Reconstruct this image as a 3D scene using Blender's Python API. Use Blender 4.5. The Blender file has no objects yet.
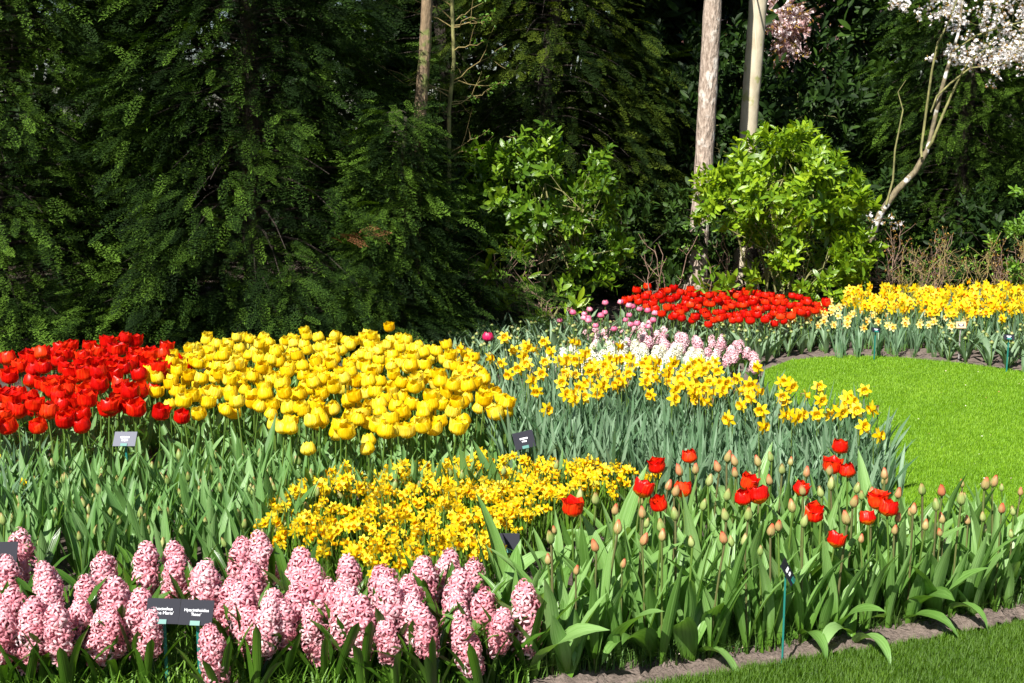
import bpy, math, random
import numpy as np
from mathutils import Vector, Matrix

random.seed(7)
RNG = np.random.default_rng(7)
R = math.radians
S = bpy.context.scene
COL = S.collection

# ------------------------------------------------------------------ camera
CAM_H, FPX, PITCH = 1.5, 1250.0, math.atan(216.5 / 1250.0)
W, H = 1024, 683
cd = bpy.data.cameras.new('camera')
cd.sensor_width = 36.0
cd.lens = 36.0 * FPX / W
cd.clip_start, cd.clip_end = 0.05, 500
cam = bpy.data.objects.new('camera', cd)
COL.objects.link(cam)
cam.location = (0, 0, CAM_H)
cam.rotation_euler = (math.pi / 2 - PITCH, 0, 0)
S.camera = cam

# ------------------------------------------------------------------ light
SUN_EL, SUN_AZ = 48.0, 210.0        # azimuth: clockwise from +Y of where the sun stands
SUN_W, SKY_W, EXPO = 5.0, 0.05, 1.1
az, el = R(SUN_AZ), R(SUN_EL)
to_sun = Vector((math.sin(az) * math.cos(el), math.cos(az) * math.cos(el), math.sin(el)))
sd = bpy.data.lights.new('sun', 'SUN')
sd.energy, sd.angle, sd.color = SUN_W, R(0.53), (1.0, 0.955, 0.88)
so = bpy.data.objects.new('sun', sd)
COL.objects.link(so)
so.rotation_euler = to_sun.to_track_quat('Z', 'Y').to_euler()
so.location = (-6, -6, 12)
wd = bpy.data.worlds.new('World')
S.world = wd
wd.use_nodes = True
nt = wd.node_tree
sky = nt.nodes.new('ShaderNodeTexSky')
sky.sky_type = 'NISHITA'
sky.sun_disc = False
sky.sun_elevation, sky.sun_rotation = el, az
nt.links.new(sky.outputs[0], nt.nodes['Background'].inputs[0])
nt.nodes['Background'].inputs[1].default_value = SKY_W
S.view_settings.view_transform = 'Standard'
S.view_settings.look = 'None'
S.view_settings.gamma = 1
S.view_settings.use_curve_mapping = False
S.view_settings.exposure = EXPO
S.cycles.max_bounces = 6
S.cycles.diffuse_bounces = 2
S.cycles.glossy_bounces = 2
S.cycles.transmission_bounces = 3
S.cycles.transparent_max_bounces = 4

# ------------------------------------------------------------------ measuring helpers
_c, _s = math.cos(PITCH), math.sin(PITCH)

def at(px, py, z=0.0):
    """ground position under the point at height z seen at a photo pixel"""
    a, b = (px - W / 2) / FPX, (H / 2 - py) / FPX
    d = Vector((a, _c + b * _s, -_s + b * _c))
    t = (z - CAM_H) / d.z
    return Vector((a * t, d.y * t, z))

def atd(px, py, y):
    """point at distance y seen at a photo pixel (for trees, whose feet are hidden)"""
    a, b = (px - W / 2) / FPX, (H / 2 - py) / FPX
    d = Vector((a, _c + b * _s, -_s + b * _c))
    t = y / d.y
    return Vector((a * t, y, CAM_H + d.z * t))

def in_poly(x, y, poly):
    c = False
    n = len(poly)
    for i in range(n):
        x1, y1 = poly[i][0], poly[i][1]
        x2, y2 = poly[(i + 1) % n][0], poly[(i + 1) % n][1]
        if (y1 > y) != (y2 > y) and x < (x2 - x1) * (y - y1) / (y2 - y1) + x1:
            c = not c
    return c

def scatter(poly, gap, limit=9999, seed=1, taken=None, tries=30):
    """dart throwing in a ground polygon"""
    r = random.Random(seed)
    xs = [p[0] for p in poly]; ys = [p[1] for p in poly]
    x0, x1, y0, y1 = min(xs), max(xs), min(ys), max(ys)
    area = (x1 - x0) * (y1 - y0)
    pts = [(p[0], p[1]) for p in (taken or [])]
    grid = {}
    def key(x, y): return (int(math.floor(x / gap)), int(math.floor(y / gap)))
    for p in pts: grid.setdefault(key(*p), []).append(p)
    out = []
    for _ in range(int(area / gap / gap * tries)):
        x, y = r.uniform(x0, x1), r.uniform(y0, y1)
        if not in_poly(x, y, poly): continue
        k = key(x, y)
        if any((q[0] - x) ** 2 + (q[1] - y) ** 2 < gap * gap for i in (-1, 0, 1) for j in (-1, 0, 1)
               for q in grid.get((k[0] + i, k[1] + j), ())): continue
        grid.setdefault(k, []).append((x, y)); out.append((x, y))
        if len(out) >= limit: break
    return out

# ------------------------------------------------------------------ materials
def newmat(name):
    m = bpy.data.materials.new(name)
    m.use_nodes = True
    n = m.node_tree
    return m, n, n.nodes['Principled BSDF'], n.nodes['Material Output']

def N(n, t, **k):
    x = n.nodes.new(t)
    for a, v in k.items(): setattr(x, a, v)
    return x

def ramp(n, stops):
    r = N(n, 'ShaderNodeValToRGB')
    e = r.color_ramp.elements
    while len(e) < len(stops): e.new(0.5)
    for q, (p, c) in zip(e, stops):
        q.position = p; q.color = (*c, 1)
    return r

def leafmat(name, dark, mid, light, rough=0.45, trans=0.35, tcol=None, spec=0.4, base=None, tip=None, streak=1.3):
    """dark/mid/light follow each leaf's own 'var'; base/tip tint along its length 't'"""
    m, n, p, out = newmat(name)
    at_ = N(n, 'ShaderNodeAttribute', attribute_name='var')
    oi = N(n, 'ShaderNodeObjectInfo')
    mx = N(n, 'ShaderNodeMath', operation='MULTIPLY_ADD')
    n.links.new(oi.outputs['Random'], mx.inputs[0]); mx.inputs[1].default_value = 0.35
    n.links.new(at_.outputs['Fac'], mx.inputs[2])
    sb = N(n, 'ShaderNodeMath', operation='SUBTRACT'); n.links.new(mx.outputs[0], sb.inputs[0]); sb.inputs[1].default_value = 0.17
    ta, wa = N(n, 'ShaderNodeAttribute', attribute_name='t'), N(n, 'ShaderNodeAttribute', attribute_name='w')
    cx = N(n, 'ShaderNodeCombineXYZ'); vm = N(n, 'ShaderNodeVectorMath', operation='MULTIPLY'); vm.inputs[1].default_value = (11, 1.8, 23)
    n.links.new(wa.outputs['Fac'], cx.inputs[0]); n.links.new(ta.outputs['Fac'], cx.inputs[1]); n.links.new(at_.outputs['Fac'], cx.inputs[2])
    n.links.new(cx.outputs[0], vm.inputs[0]); nz = N(n, 'ShaderNodeTexNoise'); nz.inputs['Scale'].default_value = 1.0; nz.inputs['Detail'].default_value = 3
    n.links.new(vm.outputs[0], nz.inputs[0]); nm = N(n, 'ShaderNodeMath', operation='MULTIPLY_ADD'); nm.inputs[1].default_value = streak; nm.inputs[2].default_value = -streak * 0.5
    n.links.new(nz.outputs['Fac'], nm.inputs[0]); ad = N(n, 'ShaderNodeMath', operation='ADD'); n.links.new(sb.outputs[0], ad.inputs[0]); n.links.new(nm.outputs[0], ad.inputs[1]); sb = ad
    r = ramp(n, [(0.05, dark), (0.5, mid), (0.95, light)])
    n.links.new(sb.outputs[0], r.inputs[0])
    col = r.outputs[0]
    t_ = N(n, 'ShaderNodeAttribute', attribute_name='t')
    for c, (a, b) in ((base, (0.35, 0.0)), (tip, (0.7, 1.0))):
        if c is None: continue
        mr = N(n, 'ShaderNodeMapRange'); mr.inputs[1].default_value = a; mr.inputs[2].default_value = b
        n.links.new(t_.outputs['Fac'], mr.inputs[0])
        mm = N(n, 'ShaderNodeMixRGB'); mm.inputs[2].default_value = (*c, 1)
        n.links.new(mr.outputs[0], mm.inputs[0]); n.links.new(col, mm.inputs[1]); col = mm.outputs[0]
    # fine lengthwise veins in the surface
    w_ = N(n, 'ShaderNodeAttribute', attribute_name='w')
    sn = N(n, 'ShaderNodeMath', operation='SINE'); ml = N(n, 'ShaderNodeMath', operation='MULTIPLY'); ml.inputs[1].default_value = 38
    n.links.new(w_.outputs['Fac'], ml.inputs[0]); n.links.new(ml.outputs[0], sn.inputs[0])
    bp = N(n, 'ShaderNodeBump'); bp.inputs['Strength'].default_value = 0.25; bp.inputs['Distance'].default_value = 0.001
    n.links.new(sn.outputs[0], bp.inputs['Height']); n.links.new(bp.outputs[0], p.inputs['Normal'])
    n.links.new(col, p.inputs['Base Color'])
    p.inputs['Roughness'].default_value = rough
    p.inputs['Specular IOR Level'].default_value = spec
    if trans > 0:
        tr = N(n, 'ShaderNodeBsdfTranslucent')
        hs = N(n, 'ShaderNodeMixRGB', blend_type='MULTIPLY'); hs.inputs[0].default_value = 1
        hs.inputs[2].default_value = (*(tcol or (1.25, 1.3, 0.45)), 1)
        n.links.new(col, hs.inputs[1]); n.links.new(hs.outputs[0], tr.inputs[0])
        ms = N(n, 'ShaderNodeMixShader'); ms.inputs[0].default_value = trans
        n.links.new(p.outputs[0], ms.inputs[1]); n.links.new(tr.outputs[0], ms.inputs[2])
        n.links.new(ms.outputs[0], out.inputs[0])
    return m

def barkmat(name, dark, light, patch=None, scale=18, bump=0.6, stretch=5, patch_at=0.55):
    m, n, p, out = newmat(name)
    tc = N(n, 'ShaderNodeTexCoord'); mp = N(n, 'ShaderNodeMapping'); mp.inputs['Scale'].default_value = (stretch, stretch, 1)
    n.links.new(tc.outputs['Object'], mp.inputs[0])
    no = N(n, 'ShaderNodeTexNoise'); no.inputs['Scale'].default_value = scale; no.inputs['Detail'].default_value = 8
    n.links.new(mp.outputs[0], no.inputs[0])
    r = ramp(n, [(0.3, dark), (0.68, light)]); n.links.new(no.outputs[0], r.inputs[0])
    col = r.outputs[0]
    if patch:
        n2 = N(n, 'ShaderNodeTexNoise'); n2.inputs['Scale'].default_value = 9; n2.inputs['Detail'].default_value = 5
        n.links.new(tc.outputs['Object'], n2.inputs[0])
        r2 = ramp(n, [(patch_at, (0, 0, 0)), (patch_at + 0.07, (1, 1, 1))]); n.links.new(n2.outputs[0], r2.inputs[0])
        mm = N(n, 'ShaderNodeMixRGB'); mm.inputs[2].default_value = (*patch, 1)
        n.links.new(r2.outputs[0], mm.inputs[0]); n.links.new(col, mm.inputs[1]); col = mm.outputs[0]
    n.links.new(col, p.inputs['Base Color'])
    p.inputs['Roughness'].default_value = 0.85
    bp = N(n, 'ShaderNodeBump'); bp.inputs['Strength'].default_value = bump; bp.inputs['Distance'].default_value = 0.03
    n.links.new(no.outputs[0], bp.inputs['Height']); n.links.new(bp.outputs[0], p.inputs['Normal'])
    return m

def plain(name, col, rough=0.5, spec=0.5, metal=0):
    m, n, p, out = newmat(name)
    no = N(n, 'ShaderNodeTexNoise'); no.inputs['Scale'].default_value = 60; no.inputs['Detail'].default_value = 4
    r = ramp(n, [(0.3, tuple(c * 0.85 for c in col)), (0.7, tuple(min(1, c * 1.1) for c in col))])
    n.links.new(no.outputs[0], r.inputs[0]); n.links.new(r.outputs[0], p.inputs['Base Color'])
    p.inputs['Roughness'].default_value = rough
    p.inputs['Specular IOR Level'].default_value = spec
    p.inputs['Metallic'].default_value = metal
    return m

M = {}
M['tulip_leaf'] = leafmat('tulip_leaf', (0.0754, 0.1740, 0.0406), (0.1392, 0.2784, 0.0754), (0.2204, 0.3712, 0.1392), 0.42, 0.3, base=(0.10, 0.22, 0.02))
M['bud_leaf'] = leafmat('bud_bed_leaf', (0.0928, 0.2030, 0.0348), (0.1624, 0.3132, 0.0754), (0.2436, 0.4060, 0.1392), 0.38, 0.33, base=(0.10, 0.23, 0.015))
M['far_leaf'] = leafmat('far_tulip_leaf', (0.08, 0.15, 0.07), (0.14, 0.23, 0.115), (0.20, 0.30, 0.17), 0.5, 0.25, base=(0.09, 0.2, 0.02))
M['daff_leaf'] = leafmat('daffodil_leaf', (0.0696, 0.1508, 0.0638), (0.1334, 0.2378, 0.1276), (0.2204, 0.3306, 0.2088), 0.42, 0.25, tcol=(1.1, 1.3, 0.6), base=(0.09, 0.2, 0.02))
M['mini_leaf'] = leafmat('small_daffodil_leaf', (0.05, 0.13, 0.01), (0.10, 0.22, 0.02), (0.17, 0.32, 0.03), 0.45, 0.3)
M['hya_leaf'] = leafmat('hyacinth_leaf', (0.0255, 0.0723, 0.0068), (0.0467, 0.1190, 0.0102), (0.0765, 0.1700, 0.0170), 0.28, 0.25, spec=0.5)
M['stem'] = leafmat('flower_stem', (0.07, 0.15, 0.02), (0.11, 0.2, 0.03), (0.13, 0.12, 0.05), 0.45, 0.15)
M['yellow'] = leafmat('yellow_petal', (0.85, 0.53, 0.0), (0.90, 0.69, 0.008), (0.93, 0.82, 0.12), 0.45, 0.45, spec=0.25, tcol=(1.02, 1.02, 0.6), base=(0.62, 0.5, 0.01))
M['red'] = leafmat('red_petal', (0.52, 0.003, 0.002), (0.74, 0.008, 0.002), (0.86, 0.06, 0.006), 0.35, 0.4, spec=0.3, tcol=(1.1, 1.2, 1), base=(0.62, 0.16, 0.005))
M['flame'] = leafmat('flamed_red_petal', (0.55, 0.003, 0.002), (0.75, 0.01, 0.003), (0.86, 0.06, 0.006), 0.35, 0.3, tcol=(1.1, 1.2, 1), base=(0.85, 0.5, 0.01), spec=0.3)
M['crimson'] = leafmat('crimson_petal', (0.45, 0.004, 0.05), (0.58, 0.01, 0.09), (0.7, 0.04, 0.14), 0.35, 0.3, tcol=(1.1, 1, 1))
M['pinktulip'] = leafmat('pink_tulip_petal', (0.62, 0.10, 0.22), (0.72, 0.20, 0.32), (0.85, 0.42, 0.5), 0.4, 0.3, tcol=(1.1, 1, 1))
M['budgreen'] = leafmat('green_bud', (0.17, 0.26, 0.06), (0.27, 0.36, 0.10), (0.40, 0.42, 0.16), 0.4, 0.25, tip=(0.38, 0.22, 0.08))
M['budred'] = leafmat('reddening_bud', (0.34, 0.33, 0.11), (0.44, 0.30, 0.13), (0.58, 0.19, 0.09), 0.4, 0.25, tcol=(1.1, 1, 0.8), base=(0.22, 0.3, 0.07), tip=(0.62, 0.07, 0.03))
M['daff_y'] = leafmat('daffodil_tepal', (0.86, 0.60, 0.0), (0.89, 0.70, 0.01), (0.92, 0.79, 0.06), 0.45, 0.35, tcol=(1.05, 1, 0.5))
M['daff_cup'] = leafmat('daffodil_trumpet', (0.86, 0.46, 0.0), (0.88, 0.52, 0.0), (0.9, 0.57, 0.01), 0.45, 0.35, tcol=(1.05, 0.9, 0.5))
M['pale_y'] = leafmat('pale_daffodil_tepal', (0.86, 0.66, 0.06), (0.9, 0.76, 0.22), (0.92, 0.86, 0.5), 0.45, 0.3, tcol=(1, 1, 0.8))
M['orange_cup'] = leafmat('orange_cup', (0.85, 0.28, 0.0), (0.88, 0.38, 0.0), (0.9, 0.48, 0.0), 0.45, 0.3, tcol=(1, 0.9, 0.5))
M['hya_pink'] = leafmat('pink_hyacinth_floret', (0.66, 0.23, 0.29), (0.82, 0.41, 0.47), (0.92, 0.69, 0.72), 0.4, 0.3, tcol=(1.02, 0.85, 0.88), base=(0.74, 0.25, 0.30))
M['hya_light'] = leafmat('light_pink_hyacinth_floret', (0.78, 0.40, 0.47), (0.88, 0.58, 0.62), (0.93, 0.76, 0.78), 0.4, 0.3, tcol=(1, 0.9, 0.9))
M['hya_white'] = leafmat('white_hyacinth_floret', (0.80, 0.76, 0.56), (0.88, 0.86, 0.70), (0.92, 0.91, 0.82), 0.4, 0.3, tcol=(1, 1, 0.9))
M['papery'] = leafmat('papery_sheath', (0.35, 0.24, 0.12), (0.5, 0.36, 0.2), (0.6, 0.46, 0.3), 0.7, 0.3, tcol=(1, 1, 1))
M['yew'] = leafmat('yew_needles', (0.0048, 0.0143, 0.0020), (0.0150, 0.0381, 0.0041), (0.085, 0.165, 0.016), 0.75, 0.15, spec=0.12)  # light end of the ramp raised to paint sunlit needle tips
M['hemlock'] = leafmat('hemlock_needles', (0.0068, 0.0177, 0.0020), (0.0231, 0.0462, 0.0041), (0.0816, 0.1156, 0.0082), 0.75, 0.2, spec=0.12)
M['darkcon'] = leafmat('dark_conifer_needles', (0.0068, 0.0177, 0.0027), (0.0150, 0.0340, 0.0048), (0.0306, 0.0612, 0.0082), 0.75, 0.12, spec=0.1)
M['brownspray'] = leafmat('dead_spray', (0.14, 0.05, 0.02), (0.2, 0.08, 0.03), (0.26, 0.11, 0.05), 0.7, 0.1, tcol=(1, 1, 1))
M['laurel'] = leafmat('laurel_leaf', (0.08, 0.17, 0.01), (0.18, 0.31, 0.012), (0.32, 0.45, 0.02), 0.3, 0.35, spec=0.5, tcol=(1.3, 1.25, 0.3))
M['laurel2'] = leafmat('darker_laurel_leaf', (0.05, 0.115, 0.008), (0.105, 0.21, 0.012), (0.22, 0.35, 0.02), 0.3, 0.35, spec=0.5, tcol=(1.3, 1.25, 0.3))
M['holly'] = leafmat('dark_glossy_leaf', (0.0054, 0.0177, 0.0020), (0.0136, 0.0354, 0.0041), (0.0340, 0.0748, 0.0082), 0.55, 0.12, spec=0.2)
M['ivy'] = leafmat('ivy_leaf', (0.05, 0.12, 0.01), (0.10, 0.21, 0.015), (0.18, 0.33, 0.03), 0.4, 0.25)
M['blossom'] = leafmat('white_blossom', (0.68, 0.64, 0.64), (0.84, 0.82, 0.82), (0.93, 0.93, 0.94), 0.5, 0.3, tcol=(1, 1, 1))
M['pinkblossom'] = leafmat('pale_pink_blossom', (0.42, 0.22, 0.22), (0.66, 0.48, 0.48), (0.85, 0.76, 0.78), 0.5, 0.3, tcol=(1, 1, 1))
M['bronze'] = leafmat('bronze_young_leaf', (0.2, 0.09, 0.02), (0.32, 0.17, 0.03), (0.4, 0.28, 0.05), 0.45, 0.3, tcol=(1, 1, .8))
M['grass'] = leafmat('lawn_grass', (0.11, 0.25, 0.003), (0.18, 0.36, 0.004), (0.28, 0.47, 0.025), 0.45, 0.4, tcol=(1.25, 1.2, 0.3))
M['shade_dark_grass'] = leafmat('front_lawn_grass', (0.0382, 0.0978, 0.0051), (0.0680, 0.1530, 0.0076), (0.1275, 0.2380, 0.0187), 0.45, 0.35, tcol=(1.25, 1.2, 0.3))  # base colour lowered to stand in for shade on the front strip
M['crocus'] = leafmat('crocus_leaf', (0.04, 0.1, 0.015), (0.07, 0.16, 0.02), (0.13, 0.23, 0.05), 0.4, 0.25)
M['litter'] = leafmat('leaf_litter', (0.05, 0.03, 0.015), (0.11, 0.07, 0.035), (0.2, 0.13, 0.07), 0.9, 0.0)
M['petal_speck_litter'] = leafmat('petal_and_speck', (0.5, 0.16, 0.05), (0.75, 0.62, 0.5), (0.85, 0.82, 0.76), 0.6, 0.1, tcol=(1, 1, 1))
M['bark1'] = barkmat('scaly_pale_bark', (0.20, 0.145, 0.11), (0.47, 0.38, 0.31), patch=(0.56, 0.50, 0.44), scale=14, bump=1.0, stretch=3.5, patch_at=0.57)
M['bark2'] = barkmat('smooth_beige_bark', (0.36, 0.31, 0.21), (0.52, 0.46, 0.34), patch=(0.30, 0.30, 0.12), scale=6, bump=0.25, stretch=2, patch_at=0.6)
M['bark3'] = barkmat('brown_mossy_bark', (0.10, 0.07, 0.04), (0.27, 0.19, 0.11), patch=(0.12, 0.14, 0.035), scale=12, bump=0.7, stretch=3, patch_at=0.55)
M['lichen'] = barkmat('lichened_bark', (0.08, 0.065, 0.04), (0.22, 0.18, 0.10), patch=(0.55, 0.55, 0.52), scale=20, bump=0.4, stretch=2, patch_at=0.56)
M['mossbark'] = barkmat('greenish_stem_bark', (0.10, 0.10, 0.035), (0.24, 0.23, 0.08), scale=16, bump=0.4, stretch=2)
M['darkbark'] = barkmat('dark_bark', (0.02, 0.014, 0.01), (0.05, 0.036, 0.025), scale=14, bump=0.6)
M['twig'] = barkmat('tan_twig_bark', (0.12, 0.07, 0.05), (0.30, 0.20, 0.14), scale=30, bump=0.2)
M['twigy'] = barkmat('yellow_twig_bark', (0.12, 0.09, 0.03), (0.32, 0.25, 0.09), scale=30, bump=0.2)
M['slate'] = plain('black_label_plastic', (0.012, 0.013, 0.022), 0.6, 0.15)
M['glare_slate'] = plain('sky_glare_grey_label_plastic', (0.13, 0.135, 0.17), 0.6, 0.2)  # grey carries the sky glare on the tilted plate
M['teal'] = plain('teal_green_stake', (0.012, 0.15, 0.125), 0.4)
M['steel'] = plain('grey_metal_stake', (0.30, 0.28, 0.27), 0.5)
M['tan'] = plain('tan_wood_frame', (0.72, 0.46, 0.26), 0.6)
M['white_ink'] = plain('white_ink', (0.85, 0.86, 0.92), 0.5)

def soilmat(name, dark, light):
    m, n, p, out = newmat(name)
    tc = N(n, 'ShaderNodeTexCoord')
    no = N(n, 'ShaderNodeTexNoise'); no.inputs['Scale'].default_value = 14; no.inputs['Detail'].default_value = 12; no.inputs['Roughness'].default_value = 0.7
    n.links.new(tc.outputs['Object'], no.inputs[0])
    n2 = N(n, 'ShaderNodeTexNoise'); n2.inputs['Scale'].default_value = 90; n2.inputs['Detail'].default_value = 6
    n.links.new(tc.outputs['Object'], n2.inputs[0])
    r = ramp(n, [(0.3, dark), (0.7, light)]); n.links.new(no.outputs[0], r.inputs[0])
    n.links.new(r.outputs[0], p.inputs['Base Color']); p.inputs['Roughness'].default_value = 0.95
    p.inputs['Specular IOR Level'].default_value = 0.2
    ad = N(n, 'ShaderNodeMath', operation='ADD'); n.links.new(no.outputs[0], ad.inputs[0]); n.links.new(n2.outputs[0], ad.inputs[1])
    bp = N(n, 'ShaderNodeBump'); bp.inputs['Strength'].default_value = 0.9; bp.inputs['Distance'].default_value = 0.012
    n.links.new(ad.outputs[0], bp.inputs['Height']); n.links.new(bp.outputs[0], p.inputs['Normal'])
    return m
M['soil'] = soilmat('dark_soil', (0.05, 0.037, 0.03), (0.11, 0.085, 0.07))  # darker tone for ground outside the paler bed edges
M['drysoil'] = soilmat('dry_sandy_soil', (0.085, 0.066, 0.056), (0.20, 0.158, 0.135))
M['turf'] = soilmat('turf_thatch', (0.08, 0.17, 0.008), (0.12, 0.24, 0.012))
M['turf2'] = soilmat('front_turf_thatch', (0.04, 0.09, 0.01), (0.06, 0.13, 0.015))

# ------------------------------------------------------------------ mesh kit
class MB:
    """collects quads/tris with material slot and per-vertex var, t, w"""
    def __init__(s):
        s.v = []; s.f = []; s.m = []; s.a = []; s.n = 0
    def grid(s, rows, mat=0, var=0.5, ts=None, closed=False):
        rows = [list(r) for r in rows]; nr, nc = len(rows), len(rows[0]); b = s.n
        for i, r in enumerate(rows):
            t = ts[i] if ts else i / max(1, nr - 1)
            for j, p in enumerate(r):
                s.v.append((p[0], p[1], p[2])); s.a.append((var, t, j / max(1, nc - 1)))
        s.n += nr * nc
        for i in range(nr - 1):
            for j in range(nc if closed else nc - 1):
                k = (j + 1) % nc
                s.f.append((b + i * nc + j, b + i * nc + k, b + (i + 1) * nc + k, b + (i + 1) * nc + j)); s.m.append(mat)
    def poly(s, pts, mat=0, var=0.5, ts=None):
        b = s.n
        for i, p in enumerate(pts):
            s.v.append((p[0], p[1], p[2])); s.a.append((var, ts[i] if ts else 0.5, 0.5))
        s.n += len(pts)
        s.f.append(tuple(range(b, b + len(pts)))); s.m.append(mat)
    def tube(s, pts, rad, sides=6, mat=0, var=0.5):
        pts = [Vector(p) for p in pts]
        rows = []
        u = None
        for i, p in enumerate(pts):
            d = (pts[min(i + 1, len(pts) - 1)] - pts[max(i - 1, 0)])
            d = d.normalized() if d.length > 1e-9 else Vector((0, 0, 1))
            if u is None: u = d.orthogonal().normalized()
            u = (u - d * u.dot(d)); u = u.normalized() if u.length > 1e-6 else d.orthogonal().normalized()
            w = d.cross(u); r = rad[i] if isinstance(rad, (list, tuple)) else rad
            rows.append([p + (u * math.cos(2 * math.pi * k / sides) + w * math.sin(2 * math.pi * k / sides)) * r for k in range(sides)])
        s.grid(rows, mat, var, closed=True)
        s.poly([rows[-1][k] for k in range(sides)], mat, var, ts=[1] * sides)
    def box(s, c, h, rot=None, mat=0, var=0.5, bev=0.0):
        c = Vector(c); rot = rot or Matrix.Identity(3)
        P = {}
        for x in (-1, 1):
            for y in (-1, 1):
                for z in (-1, 1):
                    P[x, y, z] = c + rot @ Vector((x * h[0], y * h[1], z * h[2]))
        for q in (((-1,-1,-1),(-1,1,-1),(1,1,-1),(1,-1,-1)), ((-1,-1,1),(1,-1,1),(1,1,1),(-1,1,1)), ((-1,-1,-1),(1,-1,-1),(1,-1,1),(-1,-1,1)),
                  ((1,1,-1),(-1,1,-1),(-1,1,1),(1,1,1)), ((-1,1,-1),(-1,-1,-1),(-1,-1,1),(-1,1,1)), ((1,-1,-1),(1,1,-1),(1,1,1),(1,-1,1))):
            s.poly([P[k] for k in q], mat, var)
    def arrays(s):
        return (np.array(s.v, dtype=np.float32), s.f, np.array(s.m, dtype=np.int32), np.array(s.a, dtype=np.float32))
    def mesh(s, name, mats, smooth=True):
        V, F, Mi, A = s.arrays()
        return make_mesh(name, V, F, Mi, A, mats, smooth)

def make_mesh(name, V, F, Mi, A, mats, smooth=True):
    me = bpy.data.meshes.new(name)
    me.vertices.add(len(V)); me.vertices.foreach_set('co', np.asarray(V, dtype=np.float32).ravel())
    if isinstance(F, tuple):                # (loop indices, loop totals)
        li, lt = F
    else:
        lt = np.array([len(f) for f in F], dtype=np.int32); li = np.array([i for f in F for i in f], dtype=np.int32)
    me.loops.add(len(li)); me.loops.foreach_set('vertex_index', li)
    me.polygons.add(len(lt))
    me.polygons.foreach_set('loop_start', np.concatenate(([0], np.cumsum(lt)[:-1])).astype(np.int32))
    me.polygons.foreach_set('material_index', Mi)
    me.polygons.foreach_set('use_smooth', np.full(len(lt), smooth))
    for i, nm in enumerate(('var', 't', 'w')):
        at_ = me.attributes.new(nm, 'FLOAT', 'POINT'); at_.data.foreach_set('value', np.ascontiguousarray(A[:, i]))
    for m in mats: me.materials.append(M[m])
    me.update(calc_edges=True)
    return me

def merged(name, templates, mats, choice, pos, rot, scale, var):
    """one mesh out of many copies of small templates (leaves of one crown, blades of one lawn)"""
    Vs, LI, LT, MI, AA = [], [], [], [], []
    off = 0
    for k, t in enumerate(templates):
        V, F, Mi, A = t.arrays()
        sel = np.where(choice == k)[0]
        if len(sel) == 0: continue
        P = np.einsum('nij,vj->nvi', rot[sel], V) * scale[sel][:, None, None] + pos[sel][:, None, :]
        n, v = P.shape[:2]
        li = np.array([i for f in F for i in f], dtype=np.int64); lt = np.array([len(f) for f in F], dtype=np.int32)
        LI.append((li[None, :] + (np.arange(n) * v)[:, None] + off).ravel()); LT.append(np.tile(lt, n)); MI.append(np.tile(Mi, n))
        a = np.tile(A[None], (n, 1, 1)); a[:, :, 0] += (var[sel][:, None] - 0.5)
        AA.append(a.reshape(-1, 3)); Vs.append(P.reshape(-1, 3)); off += n * v
    return make_mesh(name, np.concatenate(Vs), (np.concatenate(LI).astype(np.int32), np.concatenate(LT)), np.concatenate(MI), np.concatenate(AA), mats, True)

def rots(direc, up_hint, roll):
    """frames whose +Y is direc and whose +Z is near up_hint, rolled about Y"""
    y = direc / np.linalg.norm(direc, axis=1, keepdims=True)
    x = np.cross(y, up_hint); x /= np.maximum(np.linalg.norm(x, axis=1, keepdims=True), 1e-6)
    z = np.cross(x, y)
    c, s = np.cos(roll)[:, None], np.sin(roll)[:, None]
    x2, z2 = x * c + z * s, -x * s + z * c
    return np.stack([x2, y, z2], axis=2)

def link(name, data, parent=None, loc=(0, 0, 0), rot=(0, 0, 0)):
    o = bpy.data.objects.new(name, data); COL.objects.link(o); o.parent = parent
    o.location = loc; o.rotation_euler = rot
    return o

def tag(o, label=None, cat=None, group=None, kind=None):
    if label: o['label'] = label
    if cat: o['category'] = cat
    if group: o['group'] = group
    if kind: o['kind'] = kind
    return o

def dup(root, loc, rz=0, sc=1.0, label=None, cat=None, group=None, name=None, tilt=(0, 0)):
    r = root.copy(); COL.objects.link(r); r.location = loc; r.rotation_euler = (tilt[0], tilt[1], rz); r.scale = (sc, sc, sc)
    if name: r.name = name
    tag(r, label, cat, group)
    for ch in root.children:
        c = ch.copy(); COL.objects.link(c); c.parent = r
        for g in ch.children:
            d = g.copy(); COL.objects.link(d); d.parent = c
    return r

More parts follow.
